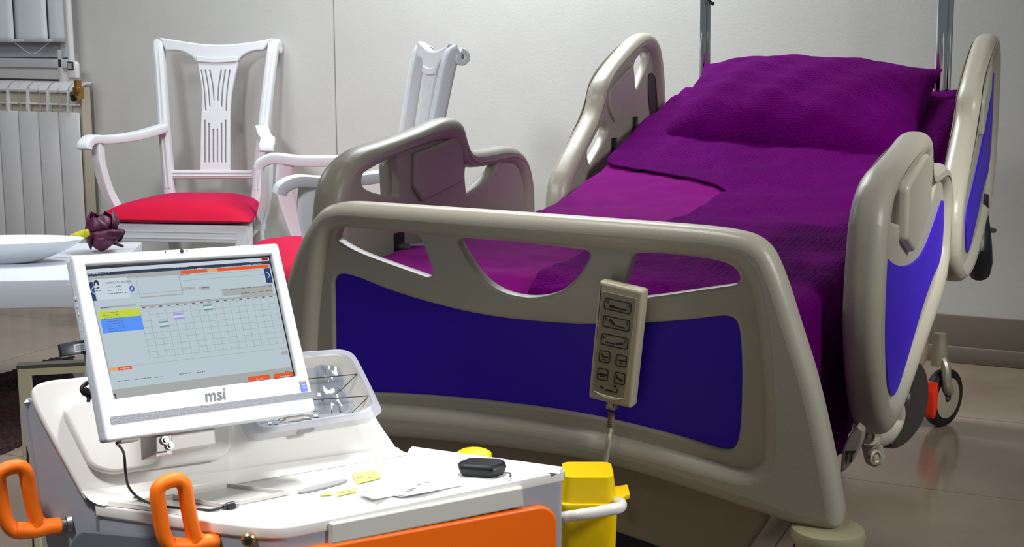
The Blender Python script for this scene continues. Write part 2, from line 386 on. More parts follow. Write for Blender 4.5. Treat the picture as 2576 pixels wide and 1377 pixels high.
# ================================================================== ARMCHAIRS
C1 = Matrix.Translation((-4.286, 5.925, 0)) @ Matrix.Rotation(0.294, 4, 'Z')
ZS, ZT, LEAN = 0.609, 1.366, 0.121
O1 = C1 @ Vector((0, 0, ZS)); U1 = C1.to_3x3() @ Vector((1, 0, 0)); V1 = C1.to_3x3() @ Vector((0, LEAN, ZT - ZS))
CF = Frame(O1, U1, V1)                                      # the back of the first chair, traced at its own place
CL = Frame((0, 0, ZS), (1, 0, 0), (0, LEAN, ZT - ZS))       # the same plane in the chair's own space
def make_chair(label):
    ch = thing('armchair', label, 'armchair', (0, 0, 0), 0, 'white armchairs with red seats')
    L = lambda pts: CF.loop(pts)
    # top rail with concave lower arches
    b = MB().add(plate([L([(402, 95, 4), (440, 101), (540, 116), (640, 106), (690, 96, 4), (664, 128, 6), (640, 128), (612, 140), (598, 158, 2), (545, 161), (495, 158, 2), (484, 142), (455, 128), (418, 128, 6)])], CL.M(-0.004), 0.034, 0.008))
    b.add(plate([L([(496, 142, 2), (545, 147), (598, 142, 2), (598, 156, 2), (545, 160), (496, 156, 2)])], CL.M(0.012), 0.012, 0.004))
    b.build('top_rail', WPAINT, ch, True)
    slots = []
    def slot(p, q, bow=0, wd=1.7):
        p, q = Vector(p), Vector(q); d = (q - p).normalized(); nn = Vector((-d.y, d.x)); m = (p + q) / 2 + nn * bow
        slots.append(L([(*(p - nn * wd), 1), (*(m - nn * wd),), (*(q - nn * wd), 1), (*(q + nn * wd), 1), (*(m + nn * wd),), (*(p + nn * wd), 1)]))
    z = lambda x, y: (x / 2.1513, y / 2.1513)
    for s, q, bw in (((1092, 380), (1115, 600), 3), ((1113, 380), (1138, 580), 3), ((1137, 380), (1160, 545), 3), ((1200, 380), (1182, 545), -3), ((1222, 380), (1202, 580), -3), ((1246, 380), (1226, 602), -3)):
        slot(z(*s), z(*q), -bw)
    for x, y in ((1112, 652), (1134, 668), (1157, 700), (1179, 700), (1201, 668), (1223, 652)): slot(z(x, y), z(x, 880))
    MB().add(plate([L([(498, 157, 1), (600, 157, 1), (592, 190), (582, 240), (579, 290), (580, 430, 1), (505, 430, 1), (507, 290), (512, 240), (504, 190)])] + slots, CL.M(0), 0.02, 0.003, 1)).build('splat', WPAINT, ch, True)
    b = MB().add(plate([L([(432, 428, 1), (640, 428, 1), (640, 450, 1), (434, 450, 1)])], CL.M(0), 0.032, 0.005))
    b.add(plate([L([(436, 433, 1), (636, 433, 1), (636, 437, 1), (436, 437, 1)])], CL.M(0.016), 0.008, 0.002)).add(plate([L([(436, 441, 1), (636, 441, 1), (636, 445, 1), (436, 445, 1)])], CL.M(0.016), 0.008, 0.002))
    b.build('lower_rail', WPAINT, ch, True)
    for s in (-1, 1):
        # rear post: leg, raked back and backward scroll in one sweep
        path = spline([(s * 0.225, 0.10, 0.0), (s * 0.226, 0.03, 0.25), (s * 0.230, -0.005, 0.5), (s * 0.236, 0.0, 0.62), (s * 0.262, 0.035, 0.90), (s * 0.288, 0.085, 1.18), (s * 0.304, 0.118, 1.330), (s * 0.308, 0.146, 1.358)], 6)
        MB().tube(path, [1.0] * len(path), 16, sq=(0.027, 0.027)).build('post', WPAINT, ch, True)
        pm = MB()
        for off in (-0.009, 0.009):
            gp = [Vector(q) + Vector((off, -0.027, 0)) for q in path if q.z > 0.6 and q.z < 1.33]
            pm.tube(gp, 0.004, 6)
        sc = [(s * 0.308, 0.152 + 0.027 * math.sin(t) * (1 - t / 8), 1.330 + 0.027 * math.cos(t) * (1 - t / 8)) for t in [i * 0.4 for i in range(16)]]
        pm.tube(sc, 1.0, 12, sq=(0.027, 0.012))
        pm.build('moulding', WPAINT, ch, True)
        # arm with down-curled front end, and its curved support
        arm = spline([(s * 0.262, 0.01, 0.925), (s * 0.33, -0.17, 0.900), (s * 0.405, -0.36, 0.895), (s * 0.438, -0.47, 0.905), (s * 0.448, -0.525, 0.885), (s * 0.449, -0.535, 0.862)], 6)
        MB().tube(arm, [1.0] * len(arm), 16, sq=(0.034, 0.022)).build('arm', WPAINT, ch, True)
        sup = spline([(s * 0.425, -0.43, 0.885), (s * 0.42, -0.435, 0.78), (s * 0.40, -0.40, 0.64), (s * 0.36, -0.36, 0.52), (s * 0.35, -0.36, 0.46)], 6)
        MB().tube(sup, [1.0] * len(sup), 16, sq=(0.022, 0.036)).build('arm_support', WPAINT, ch, True)
        lg = MB().tube(spline([(s * 0.325, -0.535, 0.50), (s * 0.325, -0.535, 0.36), (s * 0.322, -0.530, 0.18), (s * 0.318, -0.525, 0.0)], 4), [1, 1, 1, 1, 0.98, 0.95, 0.9, 0.86, 0.82, 0.78, 0.74, 0.7, 0.66], 16, sq=(0.036, 0.036))
        lg.build('leg', WPAINT, ch, True)
    b = MB()
    b.prism([(-0.36, -0.57, 0.425), (0.36, -0.57, 0.425), (0.25, 0.02, 0.425), (-0.25, 0.02, 0.425)], (0, 0, 0.085), 0.006)
    for zz in (0.445, 0.475): b.box((0, -0.5705, zz), (0.6, 0.008, 0.007), bevel=0.002)
    b.build('seat_frame', WPAINT, ch, True)
    # plump seat cushion
    rows = []; nu, nv = 28, 20
    c = MB(); top, bot = [], []
    for j in range(nv + 1):
        v = j / nv; y = -0.605 + 0.60 * v; hw = 0.395 - 0.135 * v; rt, rb = [], []
        for i in range(nu + 1):
            u = i / nu * 2 - 1; vv = v * 2 - 1
            e = (1 - abs(u) ** 4) ** 0.5 * (1 - abs(vv) ** 4) ** 0.5
            rr = 1 - 0.035 * (abs(u) * abs(vv)) ** 3
            rt.append(Vector((u * hw * rr, y * 1 + 0, 0.535 + 0.082 * e))); rb.append(Vector((u * hw * rr, y, 0.535 - 0.028 * e)))
        top.append(rt); bot.append(rb)
    c.grid(top).grid([r[::-1] for r in bot])
    bmesh.ops.remove_doubles(c.bm, verts=c.bm.verts, dist=1e-5)
    c.build('seat_cushion', RED, ch, True, smooth=60)
    return ch
def dup(root, loc, rz, label=None):
    r = root.copy(); COL.objects.link(r); r.location = loc; r.rotation_euler = (0, 0, rz)
    ROOT[r.name] = Matrix.Translation(Vector(loc)) @ Matrix.Rotation(rz, 4, 'Z')
    if label: r['label'] = label
    for ch in list(root.children):
        c = ch.copy(); COL.objects.link(c); c.parent = r
        for g in ch.children:
            d = g.copy(); COL.objects.link(d); d.parent = c
    return r
ch1 = make_chair('white carved armchair with red seat facing the room beside the radiator')
dup(ch1, (-2.575, 4.824, 0), -0.90, 'white armchair with red seat seen side-on, half hidden behind the bed')
ch1.location = (-4.286, 5.925, 0); ch1.rotation_euler = (0, 0, 0.294)

# ================================================================== COFFEE TABLE, BOWL, TULIPS, RUG, GLASS SCREEN
ZTB = 0.54
tbr, tfr = onz(357, 609, ZTB), onz(259, 702, ZTB)
ed = (tbr - tfr).normalized(); lf = Vector((-ed.y, ed.x, 0))
tl = thing('coffee_table', 'white lacquered low table under the long white bowl', 'table', (tfr.x, tfr.y, 0))
tb2, tf2 = tbr + lf * 1.15, tfr + lf * 1.15
MB().prism([tfr, tbr, tb2, tf2], (0, 0, -0.105), 0.006).build('table_top', TAB, tl)
for p0, q0, sgn in ((tfr, 1, 1), (tbr, -1, 1), (tf2, 1, -1), (tb2, -1, -1)):
    s_, e = lf * 0.07 * sgn, ed * 0.07 * q0
    p = Vector((p0.x, p0.y, ZTB - 0.105)) + (lf * sgn + ed * q0) * 0.02
    MB().prism([p, p + e, p + e + s_, p + s_], (0, 0, -(ZTB - 0.105) + 0.024), 0.004).build('leg', TAB, tl)
bc = onz(5, 664, ZTB)
bw = MB(); bx = -lf
MBm = Matrix((bx, ed, Vector((0, 0, 1)))).transposed().to_4x4(); MBm.translation = Vector((bc.x, bc.y, ZTB)) + ed * 0.03
prof = [(0.0, 0.0), (0.10, 0.0), (0.14, 0.008), (0.2, 0.03), (0.26, 0.062), (0.30, 0.088), (0.308, 0.090), (0.302, 0.083), (0.255, 0.054), (0.19, 0.025), (0.12, 0.012), (0.0, 0.010)]
bw.lathe(prof, MBm, 56, 1.0, 0.4)
bwo = tag(bw.build('bowl', BOWL, smooth=50), 'long white boat-shaped ceramic bowl lying on the low table', 'bowl')
# tulips: two dark blooms lying with one pale leaf
fc = onz(270, 632, ZTB) + Vector((0, 0, 0.012)); tu = thing('tulip_flower', 'dark purple artificial tulip with one yellow-green leaf beside the bowl', 'flower', fc)
rv, uv_ = Vector(R_), Vector((0, 0, 1)); fv = Vector(FH)
dep = (fc - Vector(CAM)).dot(Vector(FW)); pxm = dep / F
def fl(px, py, d=0.0): return fc + rv * ((px - 270) * pxm) + uv_ * ((632 - py) * pxm) + fv * d
def petal(base, tip, wid, normal, cup, n1=8, n2=6):
    base, tip = Vector(base), Vector(tip); ax = tip - base; side = ax.cross(Vector(normal)).normalized(); nn = side.cross(ax).normalized(); rows = []
    for i in range(n1 + 1):
        t = i / n1; hw = wid * (math.sin(math.pi * min(1, 0.12 + 0.88 * t) ** 0.8) ** 0.7 if t < 1 else 0.05); row = []
        for j in range(n2 + 1):
            u = j / n2 * 2 - 1
            row.append(base + ax * t + side * (hw * u) + nn * (cup * (math.sin(math.pi * t) * (1 - 0.6 * u * u)) + 0.1 * hw * math.sin(7 * t + 3 * u)))
        rows.append(row)
    return rows
def bloom(base, tip, w0, k, cup, seed):
    random.seed(seed)
    b, t = Vector(base), Vector(tip); ax = (t - b).normalized(); s = ax.cross(fv).normalized(); q = ax.cross(s)
    for i in range(k):
        a = 2 * math.pi * i / k + 0.3 * (i % 2); out = s * math.cos(a) + q * math.sin(a)
        p = MB().grid(petal(b + out * 0.008, t + out * w0 * (0.45 + 0.25 * (i % 2)) - ax * random.uniform(0, 0.03), w0 * 0.75, -out, -w0 * cup))
        o = p.build('petal', PETAL, tu, smooth=60); md = o.modifiers.new('thick', 'SOLIDIFY'); md.thickness = 0.003
bloom(fl(262, 596), fl(254, 532), 0.072, 6, 0.55, 1)
bloom(fl(272, 588, -0.02), fl(272, 636, -0.02), 0.088, 7, 0.6, 2)
lo = MB().grid(petal(fl(250, 580, -0.12), fl(190, 601, -0.14), 0.017, -fv, 0.012)).build('leaf', LEAF, tu, smooth=60)
lo.modifiers.new('thick', 'SOLIDIFY').thickness = 0.003
MB().tube(spline([fl(262, 600), fl(266, 615, 0.02), fl(300, 633, 0.06)]), 0.006, 8).build('stem', mat('dark_green_stem', (30, 40, 20), 0.6), tu)
# shag rug with a ragged edge
random.seed(9); rg = MB(); nx, ny = 60, 60; rows = []
rq = [onz(-220, 1010, 0), onz(183, 893, 0), onz(183, 1072, 0), onz(-220, 1234, 0)]
for j in range(ny + 1):
    row = []
    for i in range(nx + 1):
        u, v = i / nx, j / ny; rim = i in (0, nx) or j in (0, ny)
        jit = random.uniform(-0.012, 0.012) if rim else 0
        p = (rq[0] * (1 - u) + rq[1] * u) * (1 - v) + (rq[3] * (1 - u) + rq[2] * u) * v
        row.append(Vector((p.x + jit, p.y + jit, 0.0 if rim else 0.008 + random.uniform(0, 0.014))))
    rows.append(row)
rg.grid(rows)
tag(rg.build('rug', RUG, smooth=0), 'dark red shaggy rug on the pale floor by the low table', 'rug')
# cream framed glass screen standing behind the cart
d0 = Vector(ray(45, 925)); sA = Vector(CAM) + d0 * (2.95 / d0.dot(Vector(FW)))
aS = math.radians(76.9); sdir = Vector(FH) * math.cos(aS) + Vector(R_) * math.sin(aS)
SF = Frame(sA, sdir, (0, 0, 1)); zS = sA.z
gs = thing('glass_screen', 'cream framed glass screen standing on the floor behind the cart', 'screen', (sA.x, sA.y, 0))
fw_ = 0.026
W_S = 0.62
fr = MB().add(plate([[(0, -zS + 0.0, 0), (W_S, -zS + 0.0, 0), (W_S, 0, 0), (0, 0, 0)], [(fw_, -zS + 0.05, 0), (W_S - fw_, -zS + 0.05, 0), (W_S - fw_, -fw_ * 0.62, 0), (fw_, -fw_ * 0.62, 0)]], SF.M(0), 0.03, 0.002, 1))
fr.build('frame', FRAMEC, gs)
MB().add(plate([[(-0.001, -0.0, 0), (W_S, -0.0, 0), (W_S, 0.007, 0), (-0.001, 0.007, 0)]], SF.M(0), 0.03)).build('top_cap', mat('frame_shadow_line', (88, 86, 80), 0.5), gs)  # dark strip stands for the thin shadow line along the frame's top
MB().add(plate([[(fw_ - 0.017, -zS + 0.03, 0), (fw_ - 0.014, -zS + 0.03, 0), (fw_ - 0.014, -0.17, 0), (fw_ - 0.017, -0.17, 0)]], SF.M(0.0145), 0.003)).build('seal', BLACK, gs)
MB().add(plate([[(fw_ - 0.004, -zS + 0.046, 0), (W_S - fw_ + 0.004, -zS + 0.046, 0), (W_S - fw_ + 0.004, -fw_ * 0.6, 0), (fw_ - 0.004, -fw_ * 0.6, 0)]], SF.M(0), 0.004)).build('glass_pane', GLASS, gs)

# ================================================================== THE BED
X0, YF = -1.04, 2.44; XL, XR = X0 - 0.6, X0 + 0.6
bed = thing('hospital_bed', 'adjustable cream hospital bed with blue-violet end and side panels', 'bed', (X0, 3.8, 0))
FB = XZ(YF)
def fbl(pts): return FB.loop(pts)
outer = [(700, 880), (735, 700), (770, 600), (815, 525), (862, 505, 60), (1100, 520), (1500, 548), (1850, 574, 120), (1935, 605), (1975, 690), (2015, 820), (2062, 965), (2108, 1180), (2127, 1300, 30), (2112, 1328, 30), (2040, 1322, 60), (1900, 1276), (1720, 1215), (1540, 1160), (1380, 1133), (1200, 1110), (1000, 1092), (850, 1088), (690, 1095, 30), (672, 1060, 30)]
opening = [(838, 590), (862, 566, 40), (1150, 590), (1500, 622), (1820, 646, 80), (1890, 676), (1922, 860), (1932, 1100), (1925, 1160, 40), (1885, 1178, 40), (1640, 1110), (1400, 1058), (1150, 1024), (900, 1006), (806, 1004, 30), (806, 860), (820, 700)]
holeL = [(849, 600, 12), (858, 570, 14), (900, 572), (1058, 588, 10), (1072, 612), (1097, 685, 10), (1085, 698, 10), (1000, 668), (900, 632)]
holeC = [(1155, 604, 8), (1170, 598, 6), (1320, 608), (1480, 628, 10), (1492, 640, 12), (1465, 690), (1415, 735), (1340, 750), (1262, 734), (1205, 690)]
holeR = [(1600, 636, 10), (1640, 634), (1780, 646), (1845, 664), (1868, 692, 20), (1860, 714, 14), (1760, 728), (1640, 746), (1560, 752, 10), (1578, 700)]
pan = [(847, 700, 20), (862, 686, 18), (900, 692), (1000, 735), (1200, 790), (1400, 812), (1560, 815), (1720, 805), (1836, 790, 26), (1862, 806, 30), (1871, 900), (1868, 1060), (1858, 1120, 30), (1832, 1132, 30), (1700, 1090), (1500, 1042), (1300, 1012), (1100, 992), (940, 985), (850, 986, 20)]
b = MB().add(plate([fbl(outer), fbl(opening)], FB.M(0), 0.075, 0.026, 6))
o2 = [(x + (-22 if x < 1350 else 14), y + (-24 if y < 700 else (16 if y > 1000 else 0)), *r) for x, y, *r in opening]
b.add(plate([fbl(o2), fbl(holeL), fbl(holeC), fbl(holeR), fbl(pan)], FB.M(-0.004), 0.034, 0.006, 3))
ftb = b.build('footboard', CREAM, bed)
MB().add(plate([fbl(pan)], FB.M(-0.006), 0.02, 0.001, 1)).build('blue_panel', BLUE, ftb)
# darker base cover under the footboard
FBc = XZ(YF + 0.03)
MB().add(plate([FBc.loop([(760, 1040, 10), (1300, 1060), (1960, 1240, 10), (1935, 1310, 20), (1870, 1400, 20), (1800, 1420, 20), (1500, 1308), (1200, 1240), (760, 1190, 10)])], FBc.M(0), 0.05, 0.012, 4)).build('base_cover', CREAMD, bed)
# corner bumper disc below the footboard
dc = Vector((X0 + 0.60, YF - 0.02, 0.533))
MB().lathe([(0.0, -0.012), (0.055, -0.010), (0.066, -0.002), (0.068, 0.012), (0.064, 0.022), (0.05, 0.024), (0.0, 0.024)], Matrix.Translation(dc), 32).build('bumper_wheel', mat('cream_bumper', (178, 172, 140), 0.4), bed)
dl = Vector((X0 - 0.60, YF - 0.02, 0.533))
MB().lathe([(0.0, -0.012), (0.055, -0.010), (0.066, -0.002), (0.068, 0.012), (0.064, 0.022), (0.05, 0.024), (0.0, 0.024)], Matrix.Translation(dl), 32).build('bumper_wheel', mat('cream_bumper', (178, 172, 140), 0.4), bed)

for d_ in (dc, dl): MB().lathe([(0.018, 0.02), (0.018, 0.045)], Matrix.Translation(d_ + Vector((0, 0.025, 0))), 20).build('bumper_stem', BLACK, bed)  # stems coloured black to give the shaded gap above the discs
# side rails: drawn once in (y, z), the right one is the mirror image of the left
def yz(pts, x): return [(*tuple(onx(q[0], q[1], x))[1:], *[r * 0.0012 for r in q[2:]]) for q in pts]
frail_o = [(2.655, 0.86), (2.665, 1.03), (2.70, 1.12), (2.80, 1.165, 0.06), (2.95, 1.175), (3.12, 1.192), (3.26, 1.212, 0.06), (3.345, 1.205, 0.05), (3.375, 1.15), (3.40, 1.112, 0.05), (3.52, 1.106), (3.70, 1.108, 0.09), (3.80, 1.06), (3.84, 0.96), (3.835, 0.80), (3.72, 0.735), (3.42, 0.675), (3.16, 0.615), (3.00, 0.59, 0.08), (2.86, 0.60, 0.08), (2.74, 0.70)]
fh1 = yz([(893, 470), (897, 435), (930, 408, 20), (984, 396, 6), (989, 440), (990, 494, 6), (935, 488)], XL)
fh2 = yz([(1155, 440), (1158, 416, 8), (1200, 410), (1240, 404, 8), (1232, 428), (1200, 462), (1160, 488, 6)], XL)
fpad = yz([(1020, 385, 6), (1080, 362), (1138, 338, 8), (1143, 400), (1144, 455, 8), (1095, 478), (1040, 506, 8), (1018, 470, 6)], XL)
fin = [(2.74, 0.90), (2.75, 1.06), (2.80, 1.115), (3.28, 1.165), (3.33, 1.12), (3.38, 1.06), (3.68, 1.065), (3.76, 1.02), (3.785, 0.93), (3.78, 0.82), (3.40, 0.73), (3.05, 0.65), (2.90, 0.66), (2.80, 0.75)]
hrail_o = [(4.055, 0.84), (4.07, 0.96), (4.15, 1.02), (4.32, 1.12), (4.41, 1.18), (4.43, 1.245), (4.52, 1.30), (4.72, 1.378), (4.88, 1.424), (5.00, 1.415), (5.08, 1.34), (5.13, 1.14), (5.13, 0.95), (5.05, 0.85), (4.85, 0.76), (4.62, 0.69), (4.42, 0.675), (4.22, 0.70), (4.10, 0.76)]
hh1 = yz([(1582, 160), (1600, 136), (1617, 121, 6), (1624, 128, 6), (1622, 156), (1606, 196), (1591, 226, 5), (1583, 205)], XL)
hh2 = yz([(1463, 390), (1471, 357), (1490, 330), (1512, 306, 5), (1520, 330), (1502, 368), (1473, 415, 5)], XL)
hpad = yz([(1516, 227, 4), (1545, 193), (1575, 164, 4), (1579, 200), (1580, 231, 4), (1555, 270), (1530, 306, 4), (1514, 275)], XL)
hin = [(4.12, 0.86), (4.14, 0.95), (4.36, 1.09), (4.46, 1.18), (4.49, 1.25), (4.72, 1.335), (4.88, 1.375), (4.98, 1.35), (5.04, 1.2), (5.07, 1.05), (5.04, 0.92), (4.85, 0.81), (4.60, 0.74), (4.40, 0.725), (4.2, 0.76)]
def rail(x, side, o, inn, holes, pad, padout, panel, name='side_rail'):
    f = Frame((x, 0, 0), (0, 1, 0), (0, 0, 1))               # normal = +x
    b = MB().add(plate([o, inn], f.M(0), 0.076, 0.03, 6, 5))
    big = [(y, z) for y, z in inn]
    c = sum((Vector(q) for q in big), Vector((0, 0))) / len(big)
    big = [tuple(c + (Vector(q) - c) * 1.12) for q in big]
    b.add(plate([big] + holes, f.M(0), 0.036, 0.008, 3, 5))
    b.add(plate([padout], f.M(0.022 * side), 0.028, 0.010, 3, 4)); b.add(plate([pad], f.M(-0.022 * side), 0.014, 0.006, 3, 4))
    r = b.build(name, CREAM, bed)
    MB().add(plate([panel], f.M(0.0195 * side), 0.008, 0.002, 1, 5)).build('blue_panel', BLUE, r)
    return r
fpanel = [(2.79, 1.00, 0.02), (2.90, 0.965), (3.05, 0.935), (3.22, 0.915), (3.40, 0.915), (3.58, 0.96), (3.73, 1.01, 0.03), (3.765, 0.95), (3.76, 0.86), (3.70, 0.835, 0.02), (3.58, 0.82), (3.40, 0.775), (3.20, 0.70), (3.06, 0.655), (2.97, 0.66), (2.86, 0.76)]
hpanel = [(4.34, 0.89), (4.52, 0.96), (4.70, 1.05), (4.88, 1.16), (4.985, 1.30, 0.02), (5.03, 1.16), (5.05, 1.02), (5.0, 0.95, 0.03), (4.86, 0.92), (4.70, 0.84), (4.52, 0.76), (4.44, 0.755, 0.02), (4.38, 0.80)]
fpado = [(2.99, 1.12, 0.02), (3.28, 1.165, 0.03), (3.36, 1.14, 0.02), (3.38, 1.02, 0.01), (3.13, 0.955, 0.01), (3.0, 1.0, 0.01)]
hpado = [(4.56, 1.22, 0.02), (4.78, 1.33, 0.02), (4.80, 1.24, 0.02), (4.60, 1.10, 0.02)]
rails = []
for x, side in ((XL, -1), (XR, 1)):
    rails.append(rail(x, side, frail_o, fin, [fh1, fh2], fpad, fpado, fpanel))
    rails.append(rail(x, side, hrail_o, hin, [hh1, hh2], hpad, hpado, hpanel))
# latch levers in dark slots on the inside of the left rails
for rl, lst in ((rails[0], [((1005, 620), (1040, 628))]), (rails[1], [((1545, 372), (1562, 362)), ((1598, 318), (1612, 308))])):
    for (q, e) in lst:
        a, c = onx(*q, XL + 0.02), onx(*e, XL + 0.02)
        MB().box((XL + 0.020, a.y, a.z), (0.004, 0.05, 0.07), bevel=0.0015).build('latch_slot', DARKM, rl)
        MB().tube([Vector((XL + 0.02, a.y, a.z)), Vector((XL + 0.045, a.y, a.z)), Vector((XL + 0.05, c.y + 0.02, c.z + 0.006))], 0.009, 8).build('latch_lever', STEEL, rl)
a = onx(1642, 235, XL + 0.02)
MB().add(plate([yz([(1630, 190), (1640, 180), (1652, 200), (1655, 290), (1640, 310), (1632, 260)], XL + 0.02)], Frame((XL + 0.0185, 0, 0), (0, 1, 0), (0, 0, 1)).M(0), 0.004)).build('latch_slot', DARKM, rails[1])
# headboard, mattress, chassis
FHd = XZ(5.3)
MB().add(plate([[(X0 - 0.5, 0.55, 0.05), (X0 - 0.5, 1.16), (X0 - 0.36, 1.235, 0.1), (X0 + 0.36, 1.235, 0.1), (X0 + 0.5, 1.16), (X0 + 0.5, 0.55, 0.05)], [(X0 - 0.3, 1.02, 0.03), (X0 - 0.3, 1.15, 0.03), (X0 + 0.3, 1.15, 0.03), (X0 + 0.3, 1.02, 0.03)]], FHd.M(0), 0.06, 0.02, 4)).build('headboard', CREAM, bed)
MHW = 0.49
def prof_z(y):
    P = [(2.50, 0.895), (2.60, 0.925), (2.8, 0.925), (3.5, 0.920), (3.75, 0.922), (4.0, 0.950), (4.25, 1.0), (4.5, 1.065), (4.8, 1.135), (5.2, 1.215)]
    for (a, za), (c, zc) in zip(P, P[1:]):
        if y <= c: t = (y - a) / (c - a); t = max(0, t); return za + (zc - za) * t
    return P[-1][1]
for y0_, y1_, nm in ((2.52, 3.72, 'mattress'), (3.72, 5.2, 'mattress')):
    za, zc = prof_z(y0_) - 0.03, prof_z(y1_) - 0.03
    if y0_ < 3: za = 0.89
    MB().prism([(X0 - MHW, y0_, za - 0.15), (X0 - MHW, y1_, zc - 0.15), (X0 - MHW, y1_, zc), (X0 - MHW, y0_, za)], (2 * MHW, 0, 0), 0.02, 3).build(nm, mat('dark_mattress_cover', (60, 16, 70), 0.8), bed)
MB().box((X0, 3.85, 0.62), (0.96, 2.5, 0.06), bevel=0.01).box((X0 - 0.05, 2.66, 0.42), (0.86, 0.12, 0.24), bevel=0.02).box((X0, 3.85, 0.45), (0.5, 2.1, 0.1), bevel=0.02).box((X0, 3.0, 0.53), (0.12, 0.12, 0.16)).box((X0, 4.7, 0.53), (0.12, 0.12, 0.16)).build('chassis', DARKM, bed)
MB().box((X0, 2.62, 0.30), (0.9, 0.10, 0.09), bevel=0.015).box((X0, 5.02, 0.30), (0.9, 0.10, 0.09), bevel=0.015).box((X0, 3.82, 0.33), (0.14, 2.4, 0.07), bevel=0.015).box((X0, 2.9, 0.4), (0.12, 0.1, 0.16)).box((X0, 4.75, 0.4), (0.12, 0.1, 0.16)).build('base_frame', CREAMD, bed)
# casters
def caster(x, y, rz, pedal=False):
    M = Matrix.Translation((x, y, 0.108)) @ Matrix.Rotation(rz, 4, 'Z')
    ty = MB().lathe([(0.085, -0.022), (0.102, -0.02), (0.108, -0.01), (0.108, 0.01), (0.102, 0.02), (0.085, 0.022)], M @ Matrix.Rotation(math.pi / 2, 4, 'Y'), 40)
    t = ty.build('caster', BLACK, bed)
    h = MB().lathe([(0.0, -0.026), (0.05, -0.026), (0.088, -0.020), (0.088, 0.020), (0.05, 0.026), (0.0, 0.026)], M @ Matrix.Rotation(math.pi / 2, 4, 'Y'), 40)
    h.build('hub_cover', mat('grey_hub_plastic', (158, 150, 128), 0.45), t)
    k = MB().tube([M @ Vector((0.029, dy, dz)) for dy, dz in [(0.0, 0.075)] + [(0.0, 0.02)] + [(-0.012 + 0.012 * math.cos(a_), 0.005 - 0.012 * math.sin(a_)) for a_ in [i * math.pi / 6 for i in range(7)]] + [(-0.024, 0.05)]], 0.0035, 6)
    k.build('hub_mark', INKD, t)
    f = MB().tube(spline([M @ Vector((0.0, -0.04, 0.17)), M @ Vector((0.030, -0.045, 0.13)), M @ Vector((0.040, -0.05, 0.08)), M @ Vector((0.040, -0.035, 0.045)), M @ Vector((0.034, -0.015, 0.03))]), 0.017, 10)
    f.lathe([(0.0, 0), (0.028, 0.0), (0.028, 0.07), (0.022, 0.09), (0.022, 0.12), (0.0, 0.12)], M @ Matrix.Translation((0, -0.04, 0.125)), 16)
    f.build('caster_fork', mat('grey_fork_metal', (150, 144, 126), 0.35, 0.3), t)
    if pedal:
        MB().prism([M @ Vector(q) for q in ((-0.01, -0.10, 0.08), (-0.01, -0.135, 0.05), (-0.01, -0.125, -0.03), (-0.01, -0.115, -0.055), (-0.01, -0.10, -0.02))], M.to_3x3() @ Vector((0.05, 0, 0)), 0.004).build('brake_pedal', mat('red_orange_pedal', (232, 44, 10), 0.5), t)
    return t
cw = onz(2368, 1071, 0.0)
# hub faces right and towards the room
nv_ = Vector(R_) * math.sin(math.radians(42)) - Vector(FH) * math.cos(math.radians(42))
rzc = math.atan2(nv_.y, nv_.x)
caster(cw.x, cw.y, rzc, True)
caster(X0 - 0.42, 5.05, 0.4); caster(X0 - 0.40, 2.66, 0.9); caster(X0 + 0.36, 2.72, 0.7)
# curved dark cover, hinge arms and end caps low on the right side
def px3(px, py, x): return onx(px, py, x)
xh = XR - 0.03
MB().add(plate([yz([(2262, 900), (2300, 905), (2318, 960), (2310, 1050), (2270, 1110), (2225, 1135), (2222, 1105), (2262, 1040), (2275, 970)], XR - 0.06)], Frame((XR - 0.06, 0, 0), (0, 1, 0), (0, 0, 1)).M(0), 0.05, 0.012)).build('hinge_cover', DARKM, bed)
ha = MB().tube(spline([px3(2240, 1000, xh), px3(2248, 1050, xh), px3(2225, 1090, xh - 0.01), px3(2188, 1100, xh - 0.02)]), 0.028, 12)
ha.tube(spline([px3(2165, 1035, xh - 0.06), px3(2170, 1070, xh - 0.06), px3(2182, 1098, xh - 0.05)]), 0.026, 12)
ha.tube([px3(2188, 1098, xh - 0.02), px3(2200, 1152, xh - 0.02)], 0.024, 12)
ha.build('hinge_arm', CREAM, bed)
for q in ((2180, 1098), (2198, 1150)):
    p = px3(*q, xh + 0.004); d = Vector((0.75, -0.65, 0.1))
    k = MB().lathe([(0.0, 0.0), (0.017, 0.0), (0.017, 0.012), (0.012, 0.014), (0.012, 0.008), (0.007, 0.008), (0.007, 0.014), (0.0, 0.015)], axisM(p - d * 0.004, d), 20)
    k.build('bolt', mat('pale_bolt_metal', (200, 196, 170), 0.3, 0.4), bed)
ec = XZ(2.66)
MB().add(plate([ec.loop([(2118, 1185, 3), (2120, 1130), (2142, 1086, 4), (2160, 1066, 4), (2176, 1080, 4), (2172, 1110), (2155, 1150), (2130, 1180)])], ec.M(0), 0.03, 0.004)).build('frame_end_cap', mat('pale_end_cap', (176, 170, 154), 0.4), bed)
pp = ec.M(0.0165); cu0 = Vector(ec.uv(2142, 1142))
mk = MB()
for (x0m, y0m, x1m, y1m) in ((-0.010, 0.007, 0.010, 0.010), (-0.005, 0.008, -0.007, -0.012), (0.004, 0.008, 0.003, -0.012)):
    mk.tube([pp @ Vector((cu0.x + x0m, cu0.y + y0m, 0)), pp @ Vector((cu0.x + x1m, cu0.y + y1m, 0))], 0.0018, 6)
mk.build('end_cap_mark', INKD, bed)
